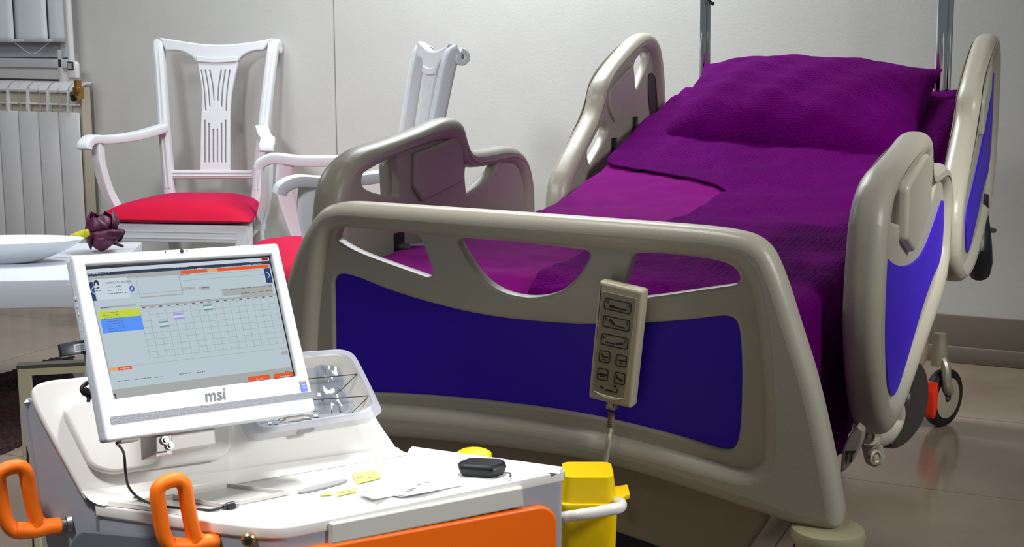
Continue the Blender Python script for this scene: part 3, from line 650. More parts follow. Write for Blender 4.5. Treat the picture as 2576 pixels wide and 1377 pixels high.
# release handle at the head end, right side
xr2 = XR + 0.02
rh = MB().tube(spline([px3(2478, 500, xr2), px3(2470, 560, xr2), px3(2462, 620, xr2), px3(2462, 680, xr2)]), [0.018] * 8 + [0.026] * 4 + [0.045] * 4 + [0.052] * 4 + [0.055] * 4 + [0.05], 12) if False else MB().tube([px3(2478, 490, xr2), px3(2473, 540, xr2), px3(2466, 580, xr2), px3(2463, 620, xr2), px3(2463, 660, xr2), px3(2464, 686, xr2)], [0.012, 0.018, 0.034, 0.042, 0.044, 0.036], 14)
rh.build('release_boot', BLACKP, bed)
MB().tube([px3(2474, 545, xr2 - 0.03), px3(2476, 585, xr2 - 0.03)], 0.016, 8).build('release_tab', mat('red_orange_pedal', (232, 44, 10), 0.5), bed)
MB().tube([px3(2478, 578, xr2 - 0.03), px3(2500, 580, xr2 - 0.03)], 0.011, 8).build('release_lever', DARKM, bed)
# two chrome accessory poles at the head end
for xa, ya, xb, yb in ((1766, -60, 1775, 165), (2372, -60, 2366, 290)):
    a, c = ony(xa, ya, 5.16), ony(xb, yb, 5.16)
    rr = 0.014 if xa < 2000 else 0.020
    MB().tube([Vector((c.x, 5.16, 0.6)), Vector((a.x, 5.16, a.z + 0.5))], rr, 20).tube([Vector((c.x + rr * 1.2, 5.165, 0.9)), Vector((a.x + rr * 1.2, 5.165, a.z + 0.5))], rr * 0.5, 12).build('chrome_pole', CHROME, bed)
a = ony(1778, 2, 5.14); MB().tube(spline([a + Vector((0, 0, 0.06)), a + Vector((0.006, 0, 0.01)), a + Vector((0.022, 0, -0.012)), a + Vector((0.024, 0, -0.004))]), 0.006, 8).build('pole_hook', DARKM, bed)
# fixing bracket right of the pillow
a = ony(2338, 205, 5.22); MB().box(tuple(a), (0.09, 0.05, 0.05), bevel=0.012).build('headboard_bracket', DARKM, bed)

# bed linen ------------------------------------------------------------
from mathutils import noise as NZ
def wrinkle(x, y): return 0.010 * NZ.noise(Vector((x * 5, y * 7, 1))) + 0.006 * NZ.noise(Vector((x * 16, y * 12, 5))) + 0.003 * NZ.noise(Vector((x * 34, y * 30, 9))) + 0.5 * (0.004 * math.sin(9 * x + 5 * y) + 0.003 * math.sin(17 * y - 11 * x + 1) + 0.002 * math.sin(31 * x + 23 * y))
def cloth(name, xl, y0, y1, dropR, dropL, material, lift, nys=170):
    rows = []; uvs = []
    for j in range(nys + 1):
        y = y0 + (y1 - y0) * j / nys; z = prof_z(y) + lift; a = xl(y); row = []
        e0 = X0 - MHW - 0.008 - lift; e1 = X0 + MHW + 0.012 + lift
        path = []
        if a < e0 + 0.01 and dropL: path += [(e0 - 0.004, z - dropL), (e0, z - dropL * 0.5), (e0 + 0.004, z - 0.02)]
        path += [(max(a, e0 + 0.02), z)] if not (a < e0 + 0.01 and dropL) else [(e0 + 0.024, z)]
        xs = path[-1][0]
        for i in range(1, 61): path.append((xs + (e1 - 0.03 - xs) * i / 60, z))
        if dropR:
            for t in (0.3, 0.7, 1.0): path.append((e1 - 0.03 + 0.03 * math.sin(t * math.pi / 2), z - 0.03 * (1 - math.cos(t * math.pi / 2))))
            dR = dropR(y)
            for t in [i / 12 for i in range(1, 13)]:
                path.append((e1 + 0.010 * math.sin(19 * y + 2) * t + 0.006 * math.sin(41 * y) * t, z - 0.03 - (dR - 0.03) * t))
        for (x, zz) in path: row.append(Vector((x, y, zz + (wrinkle(x, y) if zz > z - 0.02 else 0))))
        if j == 0: row = [Vector((p.x, p.y, p.z - 0.0)) for p in row]
        rows.append(row)
    # foot end turned down
    first = rows[0]; rows.insert(0, [Vector((p.x, y0 - 0.012, p.z - 0.05)) for p in first]); rows.insert(0, [Vector((p.x, y0 - 0.012, p.z - 0.13)) for p in first])
    m_ = MB(); m_.grid(rows)
    m_.bm.faces.ensure_lookup_table(); uvl = m_.bm.loops.layers.uv.new('UVMap')
    for f in m_.bm.faces:
        for lp in f.loops:
            c_ = lp.vert.co; lp[uvl].uv = (c_.y, c_.x + (0 if c_.x < X0 + MHW - 0.01 else -c_.z + 0.9))
    o = m_.build(name, material, smooth=80)
    md = o.modifiers.new('thick', 'SOLIDIFY'); md.thickness = 0.006; md.offset = 0
    return o
sheet = cloth('bed_sheet', lambda y: X0 - 0.6, 2.53, 5.17, lambda y: 0.10, 0.12, SHEET, 0.006)
tag(sheet, 'smooth bright magenta sheet stretched over the mattress, bare along its left side', 'sheet')
pA, pB, pC = onz(1270, 738, 0.94), onz(1480, 632, 0.94), onz(1700, 552, 0.945)
def cover_l(y):
    if y < pB.y: t = (y - pA.y) / (pB.y - pA.y); return pA.x + (pB.x - pA.x) * t
    if y < 4.0: t = (y - pB.y) / (4.0 - pB.y); return pB.x + (pC.x - pB.x) * t
    t = min(1, (y - 4.0) / 0.25); return pC.x + (X0 - MHW - pC.x) * t * t * (3 - 2 * t)
cov = cloth('coverlet', cover_l, 2.545, 5.12, lambda y: 0.40 if y < 3.3 else max(0.28, 0.40 - 0.2 * (y - 3.3)), 0, COVER, 0.018)
tag(cov, 'dark purple waffle coverlet spread over the bed and hanging down its right side', 'blanket')
# pillow: four drawn-out corners, leaning against the raised back
def pil(px, py, y): return ony(px, py, y)
TLc, TRc = ony(1772, 160, 5.10), ony(2372, 174, 5.10)
BLc, BRc = ony(1650, 362, 4.52), ony(2310, 440, 4.36)
nu, nv = 40, 28; top, bot = [], []
nrm_ = ((TRc - TLc).cross(BLc - TLc)).normalized()
if nrm_.y > 0: nrm_ = -nrm_
for j in range(nv + 1):
    v = j / nv; rt, rb = [], []
    for i in range(nu + 1):
        u = i / nu; uu, vv = 2 * u - 1, 2 * v - 1
        p = (TLc * (1 - u) + TRc * u) * (1 - v) + (BLc * (1 - u) + BRc * u) * v
        pinch = 0.030
        cen = (TLc + TRc + BLc + BRc) / 4
        ex = 1 - pinch * 2 * (1 - vv * vv) * (abs(uu) ** 3) - 0.0
        ey = 1 - pinch * 0.8 * (1 - uu * uu) * (abs(vv) ** 3)
        ax, ay = (TRc - TLc).normalized(), (BLc - TLc).normalized()
        d = p - cen; p = cen + d - ax * (d.dot(ax) * (1 - ex)) - ay * (d.dot(ay) * (1 - ey))
        wv = 2 * v ** 1.45 - 1
        e = max(0, (1 - abs(uu) ** 2.6)) ** 0.55 * max(0, (1 - abs(wv) ** 2.6)) ** 0.55
        wr = 0.006 * math.sin(13 * uu + 6 * vv) * e + 0.004 * math.sin(23 * vv - 9 * uu) * e
        rt.append(p + nrm_ * (0.165 * e + wr)); rb.append(p - nrm_ * 0.035 * e)
    top.append(rt); bot.append(rb)
pm = MB(); pm.grid(top).grid([r[::-1] for r in bot])
bmesh.ops.remove_doubles(pm.bm, verts=pm.bm.verts, dist=1e-5)
uvl = pm.bm.loops.layers.uv.new('UVMap')
for f in pm.bm.faces:
    for lp in f.loops: lp[uvl].uv = (lp.vert.co.x, lp.vert.co.z + lp.vert.co.y)
tag(pm.build('pillow', COVER, smooth=80), 'plump purple waffle pillow leaning at the head of the bed', 'pillow')

# hand control hanging on the footboard -------------------------------------------------
HF0 = XZ(YF - 0.055)
q = [HF0.uv(*p) for p in ((1510, 705), (1621, 732), (1590, 1028), (1482, 1000))]
hO = HF0.p(*q[3]); hU = HF0.p(*q[2]) - hO; hV = HF0.p(*q[0]) - hO
HFr = Frame(hO, hU, hV)
hs = thing('bed_hand_control', 'cream bed hand control with button pictograms hanging on the footboard', 'remote control', HFr.p(0.05, 0))
hl = lambda pts: HFr.loop(pts)
hb = MB().add(plate([hl([(1510, 705, 6), (1621, 732, 8), (1590, 1028, 8), (1482, 1000, 10)])], HFr.M(-0.012), 0.036, 0.006, 3)).build('case', RINGC, hs)
hb['label'] = 'cream plastic case with raised rim'
MB().add(plate([hl([(1518, 730, 2), (1605, 750, 2), (1574, 1003, 3), (1494, 985, 3)])], HFr.M(0.0065), 0.003, 0.001, 1)).build('key_label', RINGP, hs)
def rr_ring(cx, cy, w_, h_, wd=2.2):
    """a button outline: rounded rectangle, tilted like the handset"""
    def P(x, y): return (cx + x - 0.105 * y, cy + 0.22 * x + y)
    o = [(*P(-w_, -h_), 7), (*P(w_, -h_), 7), (*P(w_, h_), 7), (*P(-w_, h_), 7)]; i_ = [(*P(-w_ + wd, -h_ + wd), 6), (*P(w_ - wd, -h_ + wd), 6), (*P(w_ - wd, h_ - wd), 6), (*P(-w_ + wd, h_ - wd), 6)]
    return o, i_, P
Z2 = lambda x, y: (1460 + x / 2.55, 690 + y / 2.55)
wide = [((250, 200), 0), ((240, 312), 1), ((229, 426), 2)]; small = [((165, 524), 3), ((272, 552), 4), ((153, 638), 5), ((262, 664), 6)]
for (c, kind) in wide + small:
    cx, cy = Z2(*c); w_, h_ = (34, 14.5) if kind < 3 else (14, 15)
    o, i_, P = rr_ring(cx, cy, w_, h_)
    bt = MB().add(plate([hl(o), hl(i_)], HFr.M(0.0085), 0.0014)).build('button', INKD, hs)
    g = MB()
    def bar(x0_, y0_, x1_, y1_, wd):
        a, c_ = Vector(P(x0_, y0_)), Vector(P(x1_, y1_)); d = (c_ - a).normalized(); nn = Vector((-d.y, d.x)) * wd
        g.add(plate([hl([(*(a - nn), 1), (*(c_ - nn), 1), (*(c_ + nn), 1), (*(a + nn), 1)])], HFr.M(0.0085), 0.0014))
    if kind == 0: bar(-22, 6, 22, 6, 1.8); bar(-20, 4, -8, 2, 2.4)
    elif kind == 1: bar(-18, -6, -4, 5, 3); bar(-4, 6, 22, 7, 1.4)
    elif kind == 2: bar(-22, 6, 2, 7, 1.4); bar(4, 6, 12, 3, 2); bar(12, 3, 22, 3, 2)
    elif kind == 3: bar(-8, -6, -2, 2, 1.8); bar(-2, 2, 9, 0, 1.8); bar(-6, 8, 6, 8, 1.0)
    elif kind == 4: bar(-10, -1, 10, -1, 1.6); bar(-4, 4, 4, 8, 1.0)
    elif kind == 5: bar(-10, 0, 10, 0, 2.2); bar(-7, 5, 7, 5, 1.0)
    else: bar(-9, -7, -7, 0, 1.6); bar(-8, -2, 8, 6, 2.0)
    if kind < 3:
        for sx in (-26, 26):
            a = [(*P(sx + 3 * math.cos(t), -5 + 4 * math.sin(t)),) for t in [k * math.pi / 4 for k in range(8)]]; bb = [(*P(sx + 2 * math.cos(t), -5 + 3 * math.sin(t)),) for t in [k * math.pi / 4 for k in range(8)]]
            g.add(plate([hl(a), hl(bb)], HFr.M(0.0085), 0.0014))
    g.build('pictogram', INKD, bt)
sm = MB().add(plate([hl([(1498, 981, 1), (1520, 990), (1550, 998), (1575, 1001, 1), (1550, 1006), (1520, 998)])], HFr.M(0.0085), 0.003, 0.001, 1)).build('finger_ridge', mat('pale_ridge', (222, 220, 206), 0.3), hs)
lg = MB()
for pts in ([(1513, 967), (1522, 972), (1522, 977), (1515, 974)], [(1525, 976), (1545, 981), (1545, 985), (1525, 980)], [(1547, 967), (1553, 968), (1553, 973), (1547, 972)], [(1556, 975), (1558, 975), (1557, 987), (1540, 984), (1540, 982), (1555, 985)]):
    lg.add(plate([hl([(*p, 1) for p in pts])], HFr.M(0.0085), 0.0012))
lg.build('logo', INKD, hs)
# strain relief and cord
neck = [HFr.p(*HFr.uv(*p), -0.012) for p in ((1536, 1012), (1533, 1040), (1531, 1082))]
MB().add(plate([hl([(1524, 1008, 2), (1548, 1014, 2), (1545, 1036, 4), (1522, 1030, 4)])], HFr.M(-0.012), 0.022, 0.004)).build('neck', RINGC, hs)
nk = MB().tube([neck[1] * (1 - t) + neck[2] * t for t in [i / 16 for i in range(17)]], [0.007 if i % 2 else 0.0055 for i in range(17)], 10); nk.build('strain_relief', mat('brown_relief', (128, 104, 84), 0.6), hs)
yc = YF - 0.062
cord = [neck[2]] + [ony(*p, yc) for p in ((1532, 1100), (1527, 1140), (1524, 1165), (1530, 1180), (1528, 1200))]
MB().tube(spline(cord), 0.0046, 10).tube(spline([ony(1522, 1166, yc), ony(1513, 1180, yc - 0.01), ony(1520, 1196, yc - 0.01), ony(1532, 1186, yc - 0.012), ony(1524, 1172, yc - 0.012), ony(1510, 1188, yc - 0.01), ony(1530, 1206, yc)]), 0.0046, 10).build('cord', RINGC, hs)

# ================================================================== MEDICATION CART
ZC = 0.73
cz = lambda px, py, dz=0.0: onz(px, py, ZC + dz)
A, B_, D_, E_ = cz(690, 1328), cz(245, 1272), cz(1435, 1180), cz(1040, 1142)
e1 = (D_ - A).normalized(); e2 = (B_ - A).normalized(); e2b = (E_ - D_).normalized()
LF = Frame(A, e2, (0, 0, 1)); RF = Frame(D_, e2b, (0, 0, 1)); FF = Frame(A, e1, (0, 0, 1))
if FF.N.dot(Vector((0, -1, 0))) < 0: FN = -1
else: FN = 1
LN = 1 if LF.N.dot(-e1) > 0 else -1
lpt = lambda px, py: LF.p(*LF.uv(px, py)); rpt = lambda px, py: RF.p(*RF.uv(px, py))
cart = thing('medication_cart', 'white and grey medication cart with orange front and orange push handles', 'cart', ((A + E_) / 2).to_2d().to_3d())
ctr = (A + B_ + D_ + E_) / 4
def inset(P, f): return [ctr + (p - ctr) * f for p in P]
# plan of the worktop: rounded near corner
Bc = cz(233, 1269)
plan = rloop([(Bc.x, Bc.y, 0.006), (cz(600, 1322).x, cz(600, 1322).y), (A.x, A.y), (cz(748, 1322).x, cz(748, 1322).y), (D_.x, D_.y, 0.02), (E_.x, E_.y, 0.01)], 8)
plan3 = [Vector((p[0], p[1], ZC)) for p in plan]
wt = MB().prism(plan3, (0, 0, -0.020), 0.004, 3)
# raised lip on the right and left edges
dR = (E_ - D_); nR = Vector((-dR.y, dR.x, 0)).normalized()
if nR.dot(ctr - D_) < 0: nR = -nR
p0, p1 = D_ + dR * 0.04, D_ + dR * 1.0
wt.loft([p0 + nR * 0.004, p0 + nR * 0.03, p0 + nR * 0.022 + Vector((0, 0, 0.004)), p0 + nR * 0.006 + Vector((0, 0, 0.004))], [p1 + nR * 0.002, p1 + nR * 0.045, p1 + nR * 0.020 + Vector((0, 0, 0.014)), p1 + nR * 0.004 + Vector((0, 0, 0.014))])
dL = (cz(640, 1316) - B_); nL = Vector((-dL.y, dL.x, 0)).normalized()
if nL.dot(ctr - B_) < 0: nL = -nL
p0, p1 = B_ + dL * 0.06, B_ + dL * 0.95
wt.loft([p0 + nL * 0.002, p0 + nL * 0.024, p0 + nL * 0.016 + Vector((0, 0, 0.007)), p0 + nL * 0.004 + Vector((0, 0, 0.007))], [p1 + nL * 0.002, p1 + nL * 0.02, p1 + nL * 0.012 + Vector((0, 0, 0.002)), p1 + nL * 0.004 + Vector((0, 0, 0.002))])
# sloping back panel and the sweep that joins it to the top
q0, q1, q2 = lpt(162, 1161), lpt(100, 1049), rpt(945, 1050)
BF = Frame(q0, q2 - q0, q1 - q0)
if BF.N.dot(Vector((0.3, -1, 0.3))) < 0: BF = Frame(q2, q0 - q2, q1 - q0)
bl_ = lambda pts: BF.loop(pts)
backo = [(214, 1256, 4), (162, 1161, 20), (100, 1049), (80, 1003), (82, 972), (118, 957, 30), (400, 930), (846, 889, 22), (872, 897, 16), (905, 968), (945, 1050), (1008, 1140, 4), (600, 1200)]
well = [(592, 1084), (612, 1112, 30), (660, 1118, 40), (800, 1092), (905, 1072, 30), (918, 1050, 20), (880, 960), (848, 908, 20), (700, 915), (600, 930, 20), (560, 960), (570, 1020)]
wt.add(plate([bl_(backo)], BF.M(-0.007), 0.014, 0.005, 3))
lA, lB, lC = lpt(205, 1236), lpt(226, 1268), lpt(262, 1279); rA, rB, rC = rpt(1000, 1126), rpt(1014, 1142), rpt(1046, 1146)
lC.z = ZC + 0.0005; rC.z = ZC + 0.0005
la = [lA * (1 - t) ** 2 + lB * 2 * t * (1 - t) + lC * t * t for t in [i / 8 for i in range(9)]]; ra = [rA * (1 - t) ** 2 + rB * 2 * t * (1 - t) + rC * t * t for t in [i / 8 for i in range(9)]]
wt.grid([[a_ * (1 - t) + c_ * t for a_, c_ in zip(la, ra)] for t in [i / 10 for i in range(11)]])
wt.build('worktop', WHITE, cart)
# grey carcass
bo = MB()
pin = [ctr + (p - ctr) * 0.985 for p in plan3]
backL = lpt(115, 1377); backTL = lpt(47, 1049); off = rpt(862, 897) - lpt(80, 1000)
low = [Vector((p.x, p.y, ZC - 0.019)) for p in pin]
bo.prism(low, (0, 0, -(ZC - 0.019) + 0.13), 0.0)
lprof = [lpt(*p) for p in ((240, 1300), (205, 1243), (162, 1168), (101, 1056), (80, 1006), (66, 1000), (55, 1015), (47, 1049), (115, 1377))]
low_b = Vector((lprof[-1].x, lprof[-1].y, 0.13)); low_a = Vector((lprof[0].x, lprof[0].y, 0.13))
rprof = [p + off for p in lprof]
rprof[0], rprof[1], rprof[2], rprof[3] = rpt(1036, 1160), rpt(1000, 1134), rpt(945, 1060), rpt(866, 902)
for i_ in range(6):
    lprof[i_] = lprof[i_] - BF.N * 0.013; rprof[i_] = rprof[i_] - BF.N * 0.016
sh = e1 * 0.003
L3 = [p + sh for p in lprof] + [low_b + sh, low_a + sh]; R3 = [p - sh for p in rprof] + [Vector((rprof[-1].x, rprof[-1].y, 0.13)), Vector((rprof[0].x, rprof[0].y, 0.13))]
bo.loft(L3, R3)
bo.build('carcass', GREY, cart)
# front: white drawer, orange door, lock
fl_ = lambda pts: FF.loop(pts)
MB().add(plate([fl_([(823, 1313, 2), (1306, 1221, 2), (1309, 1270, 2), (823, 1366, 2)])], FF.M(0.006 * FN), 0.012, 0.003)).build('drawer', mat('pale_drawer_front', (206, 208, 200), 0.4), cart)
MB().add(plate([fl_([(818, 1312, 0), (823, 1311, 0), (823, 1366, 0), (818, 1367, 0)])], FF.M(0.001 * FN), 0.004)).build('drawer_gap', BLACK, cart)
uA, vA = FF.uv(640, 1397); uB, vB = FF.uv(1392, 1400)
tp = fl_([(640, 1397, 2), (1000, 1331), (1362, 1265, 30), (1390, 1292, 20)])
MB().add(plate([tp + [(uB, -0.48, 0.02), (uA, -0.48, 0.02)]], FF.M(0.008 * FN), 0.014, 0.005)).build('orange_door', ORANGED, cart)
lk = lpt(625, 1359) + (A - lpt(625, 1359)) * 0.15 + LF.N * LN * 0.002
ld = (LF.N * LN + FF.N * FN).normalized()
lk = Vector(onp(625, 1358, A + ld * -0.006, ld))
MB().lathe([(0.0, 0.0), (0.0105, 0.0), (0.0105, 0.006), (0.008, 0.009), (0.0, 0.009)], axisM(lk - ld * 0.002, ld), 24).build('lock', mat('pale_brass', (214, 190, 140), 0.25, 1.0), cart)
MB().lathe([(0.0, 0.0), (0.0055, 0.0), (0.0055, 0.002), (0.0, 0.002)], axisM(lk + ld * 0.007, ld), 20).build('lock_core', DARKM, cart)
# recess low on the end face: its shade is put into a darker plate
MB().add(plate([LF.loop([(176, 1420, 4), (182, 1360), (208, 1335, 16), (380, 1350), (520, 1367, 10), (520, 1440, 4)])], LF.M(0.0015 * LN), 0.006, 0.002)).build('end_recess', mat('recess_shade_grey', (104, 110, 120), 0.15), cart)
# monitor mounting pad on the sloping back
pd = MB().add(plate([bl_([(150, 1036, 20), (178, 1012, 20), (400, 988), (556, 968, 20), (572, 1000), (580, 1090), (574, 1138, 20), (545, 1160, 20), (400, 1180), (272, 1198, 24), (222, 1180, 20)])], BF.M(0.008), 0.018, 0.007, 4)).build('mounting_pad', WHITE, cart)
# push handles: closed orange loops on metal collars
def px_on(fr_, px, py): return fr_.p(*fr_.uv(px, py))
col1 = lpt(150, 1312); H1 = Frame(col1, e1, (0, 0, 1))
lp_ = [px_on(H1, *p) for p in ((38, 1337), (16, 1312), (4, 1260), (-4, 1205), (10, 1184), (44, 1174), (64, 1188), (72, 1226), (84, 1280), (92, 1316), (76, 1336))]
col2 = lpt(546, 1353)
hdl0 = MB().tube(spline(lp_, 5, True), 0.0112, 14, True).tube(spline([px_on(H1, 40, 1334), px_on(H1, 85, 1334), px_on(H1, 120, 1326), px_on(H1, 152, 1322)]), 0.0125, 14).tube(spline([px_on(H1, 84, 1272), px_on(H1, 92, 1300), px_on(H1, 112, 1318), px_on(H1, 140, 1322)]), 0.0085, 12)
h0 = hdl0.build('push_handle', ORANGE, cart)
cl = MB().lathe([(0.0, 0), (0.0085, 0), (0.0085, 0.012), (0.013, 0.013), (0.015, 0.02), (0.0, 0.02)], axisM(px_on(H1, 148, 1322) - e1 * 0.002, e1), 20).build('collar', STEEL, h0)
h1 = h0.copy(); COL.objects.link(h1); h1.parent = cart; mv = px_on(Frame(col2, e1, (0, 0, 1)), 541, 1361) - px_on(H1, 146, 1322)
h1.location = mv
c1 = cl.copy(); COL.objects.link(c1); c1.parent = h1
# base and casters (below the frame)
MB().prism([Vector((p.x, p.y, 0.13)) for p in inset(plan3, 1.02)], (0, 0, -0.03), 0.004).build('base', GREYD, cart)
for p in inset([A + (ctr - A) * 0.25, D_, E_, B_], 0.86):
    MB().lathe([(0.0, -0.016), (0.042, -0.016), (0.05, -0.008), (0.05, 0.008), (0.042, 0.016), (0.0, 0.016)], Matrix.Translation((p.x, p.y, 0.05)) @ Matrix.Rotation(math.pi / 2, 4, 'X'), 24).build('caster', BLACK, cart)
# white bail rail at the right end
def dpt(px, py, d): r = Vector(ray(px, py)); return Vector(CAM) + r * (d / r.dot(Vector(FW)))
dD = (D_ - Vector(CAM)).dot(Vector(FW))
MB().tube(spline([dpt(1408, 1304, dD + 0.035), dpt(1440, 1299, dD + 0.015), dpt(1480, 1293, dD + 0.01), dpt(1535, 1283, dD + 0.02), dpt(1558, 1278, dD + 0.035), dpt(1562, 1268, dD + 0.06), dpt(1545, 1264, dD + 0.09), dpt(1500, 1262, dD + 0.15), dpt(1420, 1262, dD + 0.20)]), 0.0098, 14).build('bail_rail', WHITE, cart)

# ---- yellow sharps bins in the rail behind the cart
def sharps(name, label, c, w_, d_, zt, zb, rz, round_=False):
    t = thing(name, label, 'sharps container', (c.x, c.y, zb), rz)
    if round_:
        MB().lathe([(0.0, 0.0), (w_ * 0.45, 0.0), (w_ * 0.5, zt - zb - 0.03)], None, 32).build('body', YELLOW, t, True)
        MB().lathe([(w_ * 0.53, zt - zb - 0.04), (w_ * 0.55, zt - zb - 0.02), (w_ * 0.5, zt - zb - 0.004), (w_ * 0.4, zt - zb), (0.0, zt - zb)], None, 32).build('lid', YELLOW, t, True)
        return t
    hgt = zt - zb
    lo_, hi_ = [(-w_ / 2 * 0.84, -d_ / 2 * 0.84), (w_ / 2 * 0.84, -d_ / 2 * 0.84), (w_ / 2 * 0.84, d_ / 2 * 0.84), (-w_ / 2 * 0.84, d_ / 2 * 0.84)], [(-w_ / 2, -d_ / 2), (w_ / 2, -d_ / 2), (w_ / 2, d_ / 2), (-w_ / 2, d_ / 2)]
    a_ = rloop([(x, y, 0.02) for x, y in lo_]); b2 = rloop([(x, y, 0.02) for x, y in hi_])
    MB().loft([(p[0], p[1], 0) for p in a_], [(p[0], p[1], hgt - 0.05) for p in b2]).build('body', YELLOW, t, True)
    li = MB().prism([(p[0] * 1.07, p[1] * 1.07, hgt - 0.058) for p in b2], (0, 0, 0.014), 0.003)
    li.loft([(p[0] * 0.98, p[1] * 0.98, hgt - 0.046) for p in b2], [(p[0] * 0.86, p[1] * 0.86, hgt) for p in b2])
    li.build('lid', YELLOW, t, True)
    MB().prism([(w_ / 2 * 0.95, -0.035, hgt - 0.052), (w_ / 2 + 0.022, -0.025, hgt - 0.044), (w_ / 2 + 0.022, 0.025, hgt - 0.044), (w_ / 2 * 0.95, 0.035, hgt - 0.052)], (0, 0, 0.01), 0.003).build('lid_tab', YELLOW, t, True)
    return t
rzR = math.atan2(Vector(R_).y, Vector(R_).x)
bc_ = dpt(1478, 1182, dD + 0.11)
sharps('sharps_container', 'yellow sharps container in the white rail at the right end of the cart', bc_, 0.10, 0.10, bc_.z, bc_.z - 0.34, rzR)
bd = dpt(1192, 1158, 2.36)
sharps('sharps_container', 'yellow round lid of a container just showing over the back rim of the cart', bd, 0.060, 0.06, dpt(1192, 1148, 2.33).z, dpt(1192, 1148, 2.33).z - 0.2, rzR, True)

# ---- clear tray hooked on the sloping back
tr = thing('plastic_tray', 'clear plastic tray of wrappings set into the sloping back of the cart', 'tray', BF.p(*BF.uv(760, 1060)))
rim = [(598, 1075), (630, 1104, 30), (668, 1098, 30), (800, 1076), (930, 1056, 16), (947, 1044, 14), (910, 965), (876, 900, 20), (848, 888, 24), (700, 898), (600, 910, 20), (585, 960)]
inn = [(622, 1060), (640, 1084, 24), (676, 1080), (800, 1058), (910, 1042, 14), (922, 1028, 10), (896, 968), (866, 912, 14), (836, 902, 14), (700, 913), (618, 924, 16), (606, 970)]
MB().add(plate([bl_(rim), bl_(inn)], BF.M(0.028), 0.006, 0.002)).build('rim', CLEARP, tr)
def shrink(pts, f, dx=0, dy=0):
    cx = sum(p[0] for p in pts) / len(pts); cy = sum(p[1] for p in pts) / len(pts)
    return [(cx + (p[0] - cx) * f + dx, cy + (p[1] - cy) * f + dy, *p[2:]) for p in pts]
ring0 = rloop(bl_(inn), 5); low_ = rloop(bl_(shrink(inn, 0.86, -4, 10)), 5)
wl = MB(); k = min(len(ring0), len(low_))
va = [wl.bm.verts.new(BF.p(p[0], p[1], 0.028)) for p in ring0[:k]]; vb = [wl.bm.verts.new(BF.p(p[0], p[1], 0.004)) for p in low_[:k]]
for j in range(k): wl.bm.faces.new((va[j], va[(j + 1) % k], vb[(j + 1) % k], vb[j]))
wl.build('wall', mat('white_tray_liner', (224, 224, 220), 0.3), tr, smooth=60)
MB().add(plate([bl_(shrink(inn, 0.87, -4, 10))], BF.M(0.003), 0.002)).build('tray_floor', mat('grey_tray_floor', (160, 166, 176), 0.35), tr)
# outer skirt of clear plastic
sk = MB(); ro = rloop(bl_(rim), 5); r2_ = rloop(bl_(shrink(rim, 0.965, 0, 12)), 5); k = min(len(ro), len(r2_))
va = [sk.bm.verts.new(BF.p(p[0], p[1], 0.028)) for p in ro[:k]]; vb = [sk.bm.verts.new(BF.p(p[0], p[1], 0.001)) for p in r2_[:k]]
for j in range(k): sk.bm.faces.new((va[j], va[(j + 1) % k], vb[(j + 1) % k], vb[j]))
sk.build('skirt', CLEARP, tr, smooth=60)
for pts in (((700, 968), (884, 950), (850, 988)), ((720, 1018), (914, 1004), (874, 1048))):
    P = [BF.p(*BF.uv(*p), 0.027) for p in pts[:2]] + [BF.p(*BF.uv(*pts[2]), 0.008)]
    MB().tube(P, 0.0009, 6).build('wire_divider', DARKM, tr)
tag(MB().add(plate([bl_([(741, 1088, 1), (784, 1081, 1), (778, 1091, 1), (738, 1098, 1)])], BF.M(0.018), 0.003)).build('tray_clip', mat('grey_clip', (140, 140, 146), 0.4), tr))
random.seed(5)
def crumple(name, label, corners, n0, amp, seed):
    random.seed(seed); m_ = MB(); rows = []; n_ = 10
    for j in range(n_ + 1):
        row = []
        for i in range(n_ + 1):
            u, v = i / n_, j / n_
            px = (corners[0][0] * (1 - u) + corners[1][0] * u) * (1 - v) + (corners[3][0] * (1 - u) + corners[2][0] * u) * v
            py = (corners[0][1] * (1 - u) + corners[1][1] * u) * (1 - v) + (corners[3][1] * (1 - u) + corners[2][1] * u) * v
            row.append(BF.p(*BF.uv(px, py), n0 + random.uniform(0, amp)))
        rows.append(row)
    m_.grid(rows); o = m_.build(name, FILM, smooth=25); tag(o, label, 'plastic bag', 'clear wrappers in the tray'); return o
crumple('plastic_wrapper', 'crinkled clear wrapper in the right half of the tray beside the wires', [(790, 920), (850, 925), (880, 1040), (800, 1045)], 0.006, 0.005, 11)
crumple('plastic_wrapper', 'clear wrapper bunched in the front of the tray under the monitor', [(640, 1045), (800, 1030), (795, 1062), (650, 1078)], 0.010, 0.008, 12)

# ---- loose things on the worktop
def flat(name, pts, material, dz, th, label=None, cat=None, group=None, parent=None, bev=0.0, curl=0.0):
    P = rloop([(*cz(p[0], p[1], dz).to_2d(), *p[2:]) for p in pts], 4)
    o = MB().prism([(p[0], p[1], ZC + dz) for p in P], (0, 0, th), bev).build(name, material, parent)
    if label: tag(o, label, cat, group)
    return o
s1 = flat('sticky_note', [(884, 1194, 0), (946, 1184, 0), (960, 1203, 0), (900, 1218, 0)], NOTE, 0.002, 0.001, 'yellow sticky note lying alone at the foot of the sloping back', 'sticky note', 'yellow notes on the cart')
inkp = lambda par, segs, dz: (lambda m_: m_.build('handwriting', INK, par))(sum_mb(segs, dz))
def sum_mb(segs, dz):
    m_ = MB()
    for (a_, b2) in segs: m_.tube([cz(*a_, dz), cz(*b2, dz)], 0.0006, 5)
    return m_
inkp(s1, [((897, 1203), (901, 1200)), ((901, 1203), (908, 1198)), ((909, 1202), (913, 1198)), ((924, 1205), (929, 1201)), ((930, 1204), (936, 1199))], 0.0034)
